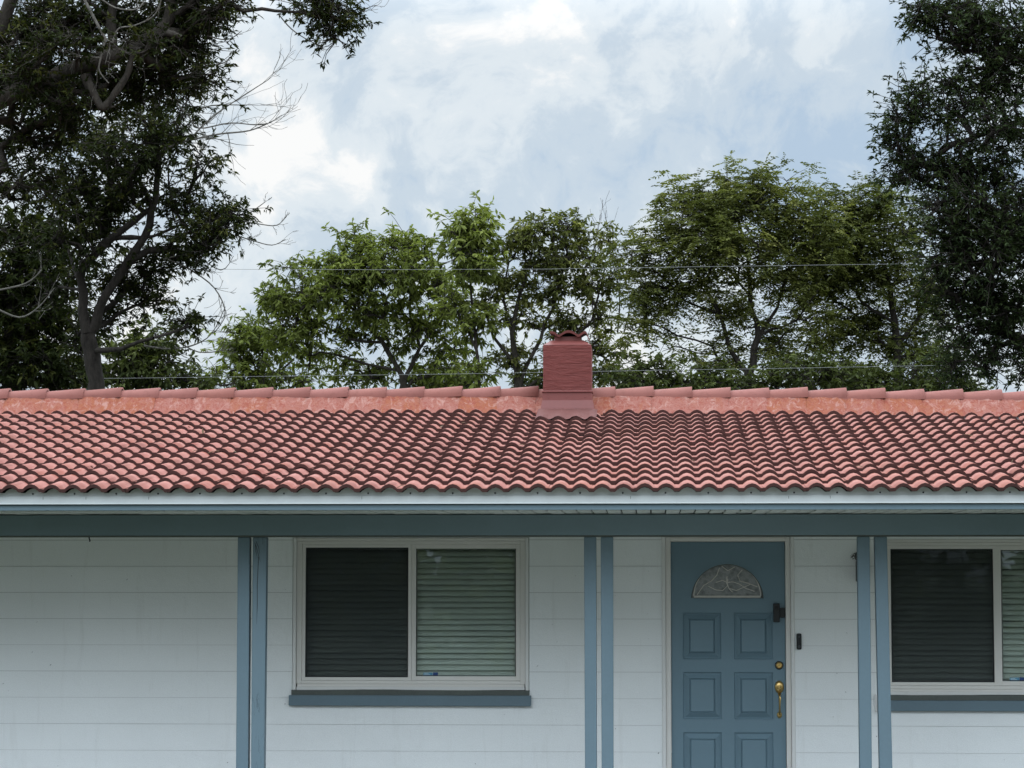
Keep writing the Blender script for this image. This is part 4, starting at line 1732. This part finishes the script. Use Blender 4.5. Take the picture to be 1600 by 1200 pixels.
def dead_part(root, specs, d, seed, mat=m_dead):
    """leafless limbs of this tree: polylines in the view plus random forks"""
    rng = np.random.default_rng(seed)
    m_px = d / FPX
    for sp_ in specs:
        pts_, w0, w1, forks, flen = sp_[:5]
        wd = Wood()
        P = [np.array(at(p[0], p[1], d + (p[2] if len(p) > 2 else 0))) for p in pts_]
        # smooth the polyline
        Q = []
        for i in range(len(P) - 1):
            a, b = P[i], P[i + 1]
            pa = P[i - 1] if i else a
            pb = P[i + 2] if i + 2 < len(P) else b
            for k_ in range(4):
                t = k_ / 4
                Q.append(0.5 * ((2 * a) + (-pa + b) * t + (2 * pa - 5 * a + 4 * b - pb) * t * t + (-pa + 3 * a - 3 * b + pb) * t ** 3))
        Q.append(P[-1])
        n = len(Q)
        rr = [(w0 + (w1 - w0) * i / (n - 1)) * m_px / 2 * rng.uniform(0.88, 1.12) for i in range(n)]
        wd.chain(Q, rr, 6)
        for _ in range(forks):
            k_ = int(rng.integers(max(1, n // 4), n))
            dd = Q[k_] - Q[k_ - 1]
            dd = dd / np.linalg.norm(dd) + rng.normal(0, 0.5, 3)
            bare(wd, Q[k_], dd, flen * m_px * rng.uniform(0.6, 1.2), rr[k_] * 0.6, 1, rng, 0.3, 3)
        o_ = wd.mb.build('dead_branch', sp_[5] if len(sp_) > 5 else mat, root, smooth=True)
        o_.location = -root.location


TG = 'trees standing behind the house'
tot = 0
# -- left: tree with the forked dark trunk
rng = np.random.default_rng(21)
t1, n = tree('camphor_tree', 'dark forked tree whose trunk rises behind the ridge at the left', TG, 'tree', 31.0,
    [[(150, 612, 27), (146, 575, 25), (142, 545, 26), (137, 520, 22)],
     [(137, 520, 18), (129, 484, 15), (125, 430, 13), (148, 398, 12), (173, 373, 12), (210, 345, 10), (238, 324, 8)],
     [(137, 522, 17), (150, 507, 16), (166, 460, 15), (200, 410, 14), (216, 385, 13), (234, 352, 12), (243, 312, 11), (247, 250, 9), (240, 190, 6), (250, 140, 5)],
     [(173, 373, 9), (205, 371, 8), (240, 369, 5), (285, 350, 4)],
     [(146, 548, 9, 0.0), (190, 545, 7, -0.5), (240, 528, 5, -0.8)],
     [(125, 440, 7), (110, 400, 5, 0.5), (90, 350, 4, 0.8)]],
    [(345, 338, 36, 26, 0, 14), (320, 372, 48, 24, -0.4, 15), (285, 395, 30, 18, 0.2, 7), (262, 300, 30, 26, 0.5, 6), (318, 252, 20, 22, 0, 6), (290, 318, 28, 14, 0, 5),
     (215, 225, 55, 45, -0.3, 22), (265, 215, 34, 34, 0.3, 9), (175, 255, 50, 50, 0.2, 20), (160, 310, 60, 38, 0.4, 17), (205, 300, 34, 24, 0, 7), (110, 370, 55, 40, -0.3, 17),
     (195, 440, 40, 32, 0.4, 11), (235, 412, 34, 22, 0.4, 8), (160, 350, 40, 25, 0.5, 8), (228, 475, 26, 24, 0.3, 6), (175, 490, 30, 26, 0.5, 7), (300, 503, 26, 14, -0.5, 6),
     (115, 300, 60, 60, 0.3, 20), (280, 165, 40, 30, 0.3, 9), (130, 200, 60, 40, 0.6, 16), (105, 455, 30, 40, 0.6, 8), (120, 520, 26, 30, 0.9, 6)],
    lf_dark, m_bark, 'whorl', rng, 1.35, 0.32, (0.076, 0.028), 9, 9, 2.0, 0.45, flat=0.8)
tot += n
dead_part(t1, [
    ([(262, 232), (285, 222), (310, 216), (345, 209), (390, 204), (425, 190)], 4.5, 1.5, 9, 70),
    ([(240, 140), (275, 160), (293, 176), (330, 165), (385, 164)], 4.0, 1.5, 9, 60),
    ([(300, 215), (318, 195), (352, 168), (395, 140), (420, 124)], 3.0, 1.2, 7, 60),
    ([(293, 176), (310, 200), (360, 192), (410, 195), (440, 180)], 2.6, 1.0, 7, 50),
    ([(380, 340), (400, 326), (415, 315)], 2.2, 1.0, 2, 22),
    ([(378, 345), (405, 350), (432, 352), (448, 338)], 2.2, 1.0, 4, 25),
    ([(370, 368), (395, 376), (425, 383), (446, 374)], 2.2, 1.0, 4, 28),
    ([(262, 405), (295, 420), (335, 450), (352, 490), (335, 520)], 3.0, 1.2, 6, 45),
    ([(225, 540), (262, 545), (300, 540), (330, 522), (352, 480)], 3.2, 1.2, 7, 40),
    ([(280, 535), (310, 550), (345, 548), (355, 540)], 2.6, 1.0, 5, 35),
    ([(255, 405), (300, 398), (345, 422), (365, 400)], 2.4, 0.9, 4, 35),
], 31.0, 5)
# -- left: nearer tree whose limb and foliage hang into the top corner
rng = np.random.default_rng(22)
t0, n = tree('oak_tree', 'large dark tree filling the top left corner with a thick leaning limb', TG, 'tree', 27.5,
    [[(-120, 640, 60), (-110, 400, 55), (-80, 240, 45), (-20, 165, 34)],
     [(-20, 165, 32), (40, 137, 28), (100, 112, 27), (165, 92, 28), (215, 72, 26), (250, 50, 22), (268, 10, 18), (262, -60, 15)],
     [(172, 88, 18), (176, 60, 15), (178, 0, 13), (170, -80, 11)],
     [(250, 40, 9), (320, -15, 8), (380, 18, 6), (430, 17, 5), (480, 22, 4), (530, 30, 3)],
     [(-60, 215, 30), (-30, 120, 26), (10, 20, 22), (40, -80, 18)]],
    [(50, 40, 75, 50, 0.6, 30), (120, 30, 70, 40, 0.7, 24), (210, 20, 70, 38, 0.6, 24), (300, 20, 60, 38, 0.3, 22), (345, 15, 34, 28, 0, 9), (250, 80, 55, 35, 0.5, 18),
     (305, 70, 34, 34, 0.2, 10), (280, 120, 45, 26, 0.3, 12), (320, 125, 22, 18, 0, 4), (210, 130, 50, 35, 0.7, 15), (140, 150, 60, 40, 0.8, 18), (60, 130, 70, 45, 0.8, 22),
     (30, 210, 55, 50, 0.6, 15), (95, 200, 45, 30, 0.7, 8), (35, 285, 55, 35, 0.4, 17), (525, 22, 36, 24, 0, 13), (490, 8, 30, 16, 0, 6), (530, 52, 14, 10, 0, 3),
     (0, 90, 50, 60, 0, 16), (150, -40, 140, 40, 0, 24), (320, -40, 80, 30, 0, 10), (40, 120, 45, 22, -0.5, 9), (110, 150, 60, 30, -0.3, 12), (235, 70, 40, 26, -0.45, 7), (90, 60, 60, 26, -0.5, 9)],
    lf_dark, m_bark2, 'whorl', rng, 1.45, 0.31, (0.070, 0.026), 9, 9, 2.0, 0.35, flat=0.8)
tot += n
dead_part(t0, [
    ([(127, -10, -0.6), (150, 34, -0.6), (165, 60, -0.6), (176, 67, -0.6)], 5.0, 3.0, 3, 60),
    ([(165, 60, -0.6), (158, 88, -0.6), (155, 110, -0.6), (170, 130, -0.6)], 4.0, 1.8, 2, 50),
    ([(176, 67, -0.6), (185, 45, -0.6), (210, 40, -0.6), (240, 25, -0.6), (252, 0, -0.6)], 3.2, 1.5, 3, 50),
    ([(158, 90, -0.6), (125, 88, -0.6), (100, 85, -0.6), (85, 50, -0.6)], 3.0, 1.2, 4, 60),
    ([(150, -8, -0.6), (180, 12, -0.6), (215, 14, -0.6), (228, -6, -0.6)], 3.0, 1.5, 2, 30),
    ([(131, 118, -0.4), (147, 148, -0.45), (161, 168, -0.5), (180, 145, -0.5), (198, 118, -0.5), (204, 98, -0.5), (209, 75, -0.5)], 15, 8, 1, 25, m_bark2),
    ([(262, 52, -0.4), (275, 55, -0.45), (284, 59, -0.5)], 13, 6, 0, 10, m_bark2),
    ([(-10, 455, 0.5), (40, 443, 0.5), (65, 422, 0.5)], 3.5, 1.5, 3, 35),
    ([(-10, 480, 0.5), (30, 496, 0.5), (60, 480, 0.5), (85, 450, 0.5)], 3.5, 1.5, 3, 45),
    ([(435, 22), (455, 45), (480, 62), (497, 70)], 2.2, 1.0, 3, 30),
    ([(555, 25), (575, 12), (590, 8)], 2.0, 0.9, 4, 28),
    ([(320, 55), (355, 62), (378, 48)], 2.4, 1.0, 2, 25),
    ([(320, 102), (350, 98), (370, 78)], 2.2, 1.0, 2, 25),
], 27.5, 6)
# -- left: dense tree behind both
rng = np.random.default_rng(23)
_, n = tree('dense_tree', 'dense blackish green tree at the left edge, behind the forked trunk', TG, 'tree', 33.5,
    [[(20, 640, 26), (15, 520, 22), (30, 420, 15), (40, 340, 9)], [(15, 520, 14), (70, 460, 9), (90, 420, 6)]],
    [(50, 400, 65, 50, 0, 28), (20, 360, 50, 30, 0, 13), (30, 470, 60, 55, 0, 30), (45, 550, 70, 55, 0, 36), (95, 500, 26, 50, 0, 10), (100, 590, 40, 30, 0, 12), (-30, 450, 50, 90, 0, 22), (0, 560, 50, 60, 0, 20)],
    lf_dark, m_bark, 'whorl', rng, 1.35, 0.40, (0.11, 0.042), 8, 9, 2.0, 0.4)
tot += n
rng = np.random.default_rng(24)
_, n = tree('young_tree', 'low leafy green tree just above the ridge, right of the forked trunk', TG, 'tree', 39.0,
    [[(235, 640, 12), (232, 580, 9), (240, 545, 6)]],
    [(215, 560, 46, 34, 0, 16), (262, 575, 46, 28, 0, 16), (185, 590, 34, 22, 0, 8), (240, 540, 36, 20, 0, 9), (300, 596, 30, 20, 0, 8), (110, 575, 28, 30, 0, 6)],
    lf_shrub, m_bark, 'whorl', rng, 1.25, 0.42, (0.125, 0.05), 7, 9, 2.0, 0.45, bright=0.05)
tot += n
# -- middle
rng = np.random.default_rng(31)
_, n = tree('broadleaf_tree', 'rounded fresh green tree in the middle distance, broadest one left of the chimney', TG, 'tree', 44.0,
    [[(640, 640, 15), (630, 590, 13), (598, 535, 10), (560, 490, 7), (520, 455, 5)], [(632, 592, 11), (655, 545, 9), (640, 480, 7), (640, 420, 5)],
     [(598, 535, 7), (545, 530, 6), (480, 500, 4), (450, 480, 3)], [(655, 545, 8), (690, 500, 6), (690, 440, 4)], [(560, 490, 5), (565, 430, 4), (560, 385, 3)], [(625, 580, 8), (560, 565, 6), (500, 550, 4)]],
    [(562, 385, 26, 24, 0, 9), (555, 420, 40, 28, -0.4, 13), (520, 415, 26, 14, 0, 5), (500, 455, 45, 32, -0.5, 17), (450, 472, 34, 26, -0.3, 11), (424, 468, 16, 10, 0, 3),
     (460, 515, 50, 30, -0.3, 15), (640, 385, 36, 22, 0, 12), (615, 420, 50, 32, -0.6, 18), (665, 425, 34, 32, 0.2, 11), (600, 470, 60, 34, -0.4, 17), (555, 500, 50, 28, 0.4, 11),
     (680, 470, 34, 40, 0.4, 11), (640, 520, 50, 34, 0.2, 11), (700, 540, 30, 34, 0.4, 7), (520, 560, 50, 30, 0.4, 10), (590, 580, 50, 28, 0.5, 9), (665, 590, 46, 20, 0.5, 8), (458, 415, 12, 10, 0, 2)],
    lf_mid, m_bark2, 'whorl', rng, 1.5, 0.33, (0.125, 0.043), 7, 10, 2.5, 0.60, flat=0.75)
tot += n
rng = np.random.default_rng(32)
_, n = tree('leafy_tree', 'small pale green tree at the far left of the middle group, beside the bare twigs', TG, 'tree', 47.0,
    [[(430, 640, 11), (428, 590, 9), (410, 550, 6), (392, 520, 4)], [(428, 590, 6), (460, 560, 4)]],
    [(392, 520, 30, 22, 0, 9), (370, 550, 28, 24, 0, 8), (415, 550, 40, 30, 0, 12), (395, 590, 46, 24, 0, 11), (450, 585, 40, 28, 0, 9), (345, 590, 26, 20, 0, 6)],
    lf_mid, m_bark2, 'whorl', rng, 1.5, 0.38, (0.125, 0.044), 7, 9, 2.0, 0.5, bright=-0.03)
tot += n
rng = np.random.default_rng(33)
_, n = tree('slender_tree', 'slender tree with a bright tuft of leaves on top, left of the chimney', TG, 'tree', 42.5,
    [[(748, 640, 10), (748, 570, 8), (740, 500, 6), (735, 430, 5), (738, 360, 3)], [(745, 550, 6), (720, 500, 4), (705, 460, 3)]],
    [(735, 345, 32, 17, 0, 9), (712, 365, 22, 12, 0, 4), (745, 372, 30, 16, 0, 8), (735, 405, 24, 24, -0.3, 10), (755, 420, 24, 18, 0, 5), (715, 480, 26, 26, 0, 5), (745, 500, 24, 36, 0, 6), (740, 585, 34, 22, 0, 7)],
    lf_mid, m_bark2, 'whorl', rng, 1.6, 0.36, (0.14, 0.050), 7, 9, 2.0, 0.6, bright=0.10)
tot += n
rng = np.random.default_rng(34)
t3, n = tree('airy_tree', 'open lacy tree with several thin stems right behind the chimney', TG, 'tree', 43.0,
    [[(812, 640, 17), (808, 580, 14), (800, 520, 12), (812, 460, 8), (830, 400, 5)], [(806, 570, 9), (770, 525, 7), (755, 480, 5)], [(815, 590, 10), (845, 530, 8), (870, 460, 6), (885, 400, 4)],
     [(820, 610, 9), (870, 560, 7), (925, 500, 5), (945, 420, 3)], [(800, 520, 7), (785, 460, 5), (795, 410, 4)]],
    [(832, 362, 38, 20, 0, 10), (800, 390, 26, 18, 0, 5), (882, 362, 38, 20, 0, 10), (850, 410, 50, 24, 0, 12), (905, 400, 34, 26, 0, 8), (805, 450, 34, 28, 0, 7), (870, 450, 44, 26, 0, 9), (925, 450, 30, 24, 0, 6),
     (955, 378, 16, 18, 0, 4), (950, 440, 24, 22, 0, 4), (820, 500, 34, 22, 0.3, 6), (890, 500, 40, 24, 0.3, 8), (940, 500, 26, 26, 0.3, 5), (800, 560, 34, 30, 0.3, 6), (950, 550, 40, 30, 0.3, 8), (960, 590, 44, 24, 0, 9), (770, 460, 24, 24, 0, 4), (880, 560, 36, 34, 0, 7)],
    lf_olive, m_bark2, 'whorl', rng, 1.85, 0.33, (0.112, 0.040), 7, 8, 2.0, 0.45, bright=0.05, flat=0.7)
tot += n
dead_part(t3, [([(965, 520), (968, 460), (955, 400), (948, 345)], 2.6, 0.9, 7, 50), ([(975, 520), (985, 470), (975, 430)], 2.2, 0.9, 6, 40), ([(930, 520), (925, 450), (935, 350)], 2.2, 0.9, 5, 40)], 43.0, 9, m_bark2)
# -- right of the chimney: feathery tree
rng = np.random.default_rng(35)
_, n = tree('feathery_tree', 'wide olive green tree with feathery leaves, its dome tallest right of the chimney', TG, 'tree', 41.0,
    [[(1172, 640, 20), (1168, 590, 17), (1185, 525, 14), (1172, 460, 10), (1168, 400, 7), (1150, 330, 4)], [(1166, 580, 13), (1140, 545, 11), (1125, 490, 8), (1090, 430, 6), (1060, 370, 4)],
     [(1182, 530, 9), (1215, 480, 7), (1235, 410, 5), (1225, 340, 4)], [(1125, 490, 6), (1070, 470, 5), (1020, 420, 3)], [(1170, 460, 6), (1120, 400, 5), (1110, 340, 3)], [(1185, 525, 7), (1245, 500, 5), (1280, 450, 4)]],
    [(1135, 290, 24, 16, 0, 6), (1175, 292, 30, 16, 0, 7), (1225, 290, 16, 12, 0, 3), (1110, 320, 42, 24, 0, 12), (1165, 328, 48, 26, -0.4, 16), (1215, 325, 36, 24, 0, 9), (1060, 300, 14, 8, 0, 2),
     (1065, 350, 38, 26, -0.2, 11), (1030, 380, 28, 22, 0, 7), (1000, 395, 20, 16, 0, 4), (1100, 375, 52, 26, -0.5, 15), (1170, 380, 56, 28, -0.6, 17), (1235, 370, 42, 30, 0, 12),
     (1010, 430, 30, 22, 0, 6), (1060, 420, 44, 26, 0, 11), (1120, 430, 44, 26, 0, 10), (1190, 430, 44, 28, 0, 11), (1245, 430, 36, 30, 0, 9), (1040, 470, 40, 24, 0.2, 8), (1100, 490, 44, 26, 0.3, 8),
     (1180, 490, 40, 26, 0.3, 7), (1240, 490, 36, 28, 0.3, 7), (1010, 510, 34, 24, 0, 6), (1080, 540, 36, 22, 0.3, 5), (1225, 545, 34, 24, 0.3, 6), (1130, 550, 30, 20, 0.3, 4), (1268, 345, 26, 20, 0, 6), (1280, 395, 30, 26, 0, 8), (985, 440, 24, 24, 0, 5), (1085, 300, 22, 14, 0, 4)],
    lf_olive, m_bark, 'frond', rng, 0.86, 0.32, (0.082, 0.032), 6, 4, 2.4, 0.3, bright=0.04, flat=0.75)
tot += n
rng = np.random.default_rng(36)
_, n = tree('locust_tree', 'olive tree with fine leaves between the feathery dome and the big tree on the right', TG, 'tree', 42.0,
    [[(1400, 640, 24), (1402, 560, 20), (1398, 500, 15), (1385, 430, 10), (1365, 370, 5)], [(1402, 540, 10), (1440, 490, 8), (1460, 430, 5)], [(1398, 505, 9), (1345, 470, 7), (1310, 410, 5), (1300, 350, 3)]],
    [(1300, 350, 34, 22, 0, 8), (1350, 325, 34, 22, 0, 9), (1395, 310, 30, 20, 0, 7), (1330, 375, 44, 26, -0.3, 13), (1390, 365, 44, 30, -0.3, 14), (1290, 405, 34, 26, 0, 9), (1345, 425, 46, 28, 0, 12), (1405, 430, 44, 34, 0, 13),
     (1300, 460, 36, 26, 0.3, 8), (1365, 485, 42, 26, 0.3, 8), (1430, 490, 40, 34, 0.3, 10), (1310, 520, 36, 24, 0.3, 7), (1375, 545, 36, 24, 0.3, 6), (1440, 555, 40, 30, 0.3, 9), (1280, 560, 36, 26, 0, 7), (1300, 315, 26, 14, 0, 4), (1325, 345, 34, 22, 0, 8), (1290, 440, 30, 26, 0, 7)],
    lf_olive, m_bark, 'frond', rng, 1.1, 0.33, (0.080, 0.031), 6, 4, 2.4, 0.3, bright=-0.04, flat=0.75)
tot += n
# -- right: big near oak
rng = np.random.default_rng(37)
_, n = tree('live_oak', 'big dark oak covering the right edge from the top to the ridge', TG, 'tree', 28.5,
    [[(1740, 660, 60), (1730, 420, 52), (1700, 260, 42), (1660, 120, 30), (1620, 20, 22), (1580, -80, 15)], [(1715, 320, 26), (1650, 230, 17), (1595, 190, 11), (1550, 205, 8), (1480, 225, 5)],
     [(1725, 420, 24), (1640, 400, 16), (1560, 370, 10), (1490, 350, 6)], [(1735, 540, 22), (1650, 500, 14), (1580, 480, 9), (1520, 470, 5)], [(1660, 120, 16), (1590, 90, 10), (1520, 80, 6)]],
    [(1470, 15, 50, 26, 0, 12), (1540, 25, 55, 40, 0, 20), (1500, 60, 40, 26, 0, 11), (1590, 60, 50, 50, 0, 18), (1545, 100, 45, 30, 0, 13), (1495, 130, 34, 22, 0, 7), (1455, 170, 40, 22, 0, 9), (1420, 185, 24, 16, 0, 4), (1440, 140, 26, 16, 0, 4),
     (1500, 180, 44, 20, 0, 8), (1565, 150, 44, 26, 0, 10), (1595, 220, 30, 30, 0, 6), (1395, 228, 28, 16, 0, 5), (1430, 245, 40, 24, 0, 10), (1415, 275, 26, 16, 0, 4), (1470, 275, 34, 24, 0, 9), (1540, 270, 55, 34, 0, 18),
     (1500, 320, 55, 36, -0.4, 20), (1570, 330, 55, 45, -0.4, 24), (1485, 372, 38, 36, -0.3, 13), (1530, 390, 55, 44, -0.5, 25), (1590, 410, 44, 50, 0, 20), (1470, 425, 28, 24, 0, 5), (1500, 450, 50, 32, 0, 17), (1565, 470, 50, 36, 0, 18),
     (1500, 505, 34, 26, 0, 8), (1560, 525, 50, 30, 0, 15), (1600, 560, 40, 36, 0, 9), (1500, 560, 34, 30, 0.6, 8), (1560, 570, 30, 16, 0, 4), (1640, 300, 50, 120, 0, 30), (1640, 80, 50, 80, 0, 20), (1440, 20, 26, 16, 0, 4), (1560, 200, 50, 20, -0.5, 9), (1520, 220, 34, 16, -0.4, 5)],
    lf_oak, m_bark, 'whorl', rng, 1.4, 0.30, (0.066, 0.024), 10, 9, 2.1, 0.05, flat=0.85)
tot += n
# -- shrubs that close the view just above the ridge
SG = 'shrubs showing above the roof ridge'
for i, (px_, py_, rx, ry, dd, lab) in enumerate((
        (1030, 590, 60, 30, 38.0, 'dark green shrub above the ridge, first to the right of the chimney'),
        (1120, 596, 50, 26, 39.5, 'low shrub at the foot of the feathery tree, left of its trunk'),
        (1260, 585, 70, 32, 38.6, 'leafy shrub between the feathery tree trunk and the next trunk'),
        (1350, 588, 56, 30, 39.8, 'shrub hugging the left side of the thick olive tree trunk'),
        (1460, 592, 60, 30, 38.2, 'shrub below the big oak, in front of the thick olive tree trunk'),
        (700, 600, 50, 22, 45.5, 'low shrub above the ridge between the broad and the slender tree'),
        (860, 600, 50, 22, 45.0, 'shrub at the feet of the thin stems behind the chimney'))):
    rng = np.random.default_rng(50 + i)
    _, n = tree('shrub', lab, SG, 'shrub', dd,
        [[(px_, py_ + 40, 7), (px_ + 3, py_, 5), (px_ - 4, py_ - ry * 0.6, 3)], [(px_ + 2, py_ + 20, 5), (px_ + rx * 0.5, py_, 3)], [(px_ + 2, py_ + 20, 5), (px_ - rx * 0.5, py_, 3)]],
        [(px_, py_, rx * 0.8, ry, 0, 16), (px_ - rx * 0.5, py_ + 12, rx * 0.6, ry * 0.8, 0, 11), (px_ + rx * 0.5, py_ + 10, rx * 0.6, ry * 0.8, 0, 11), (px_, py_ + 40, rx, ry, 0, 12)],
        lf_shrub, m_bark, 'whorl', rng, 1.0, 0.40, (0.11, 0.046), 7, 9, 2.0, 0.4, bright=-0.02)
    tot += n
# -- unseen trees behind the camera, added to block low sky; window panes reflect them
rng = np.random.default_rng(77)
n = 24000
xx = rng.uniform(-55, 55, n)
topz = 6.0 + 1.0 * np.sin(xx * 0.31) + 0.7 * np.sin(xx * 0.83 + 1.0) + 0.8 * np.sin(xx * 2.1)
zz_ = topz * rng.uniform(0.02, 1.0, n) ** 0.8
yy_ = -40 + rng.normal(0, 1.6, n) * (0.5 + 0.5 * np.sqrt(np.clip(1 - zz_ / topz, 0, 1)))
P_ = np.stack([xx, yy_, zz_], 1)
v, f = leaf_arrays(P_, rng.normal(0, 1, (n, 3)), rng.uniform(0.45, 0.9, n), rng.uniform(0.3, 0.55, n), rng)
o = leaf_object('added_treeline', v, f, rng.uniform(0.1, 0.9, n), lf_shrub, None, (0, 0, 0))
tag(o, 'mass of green trees added across the street to block low sky', 'trees', kind='stuff')
print('leaves', tot)
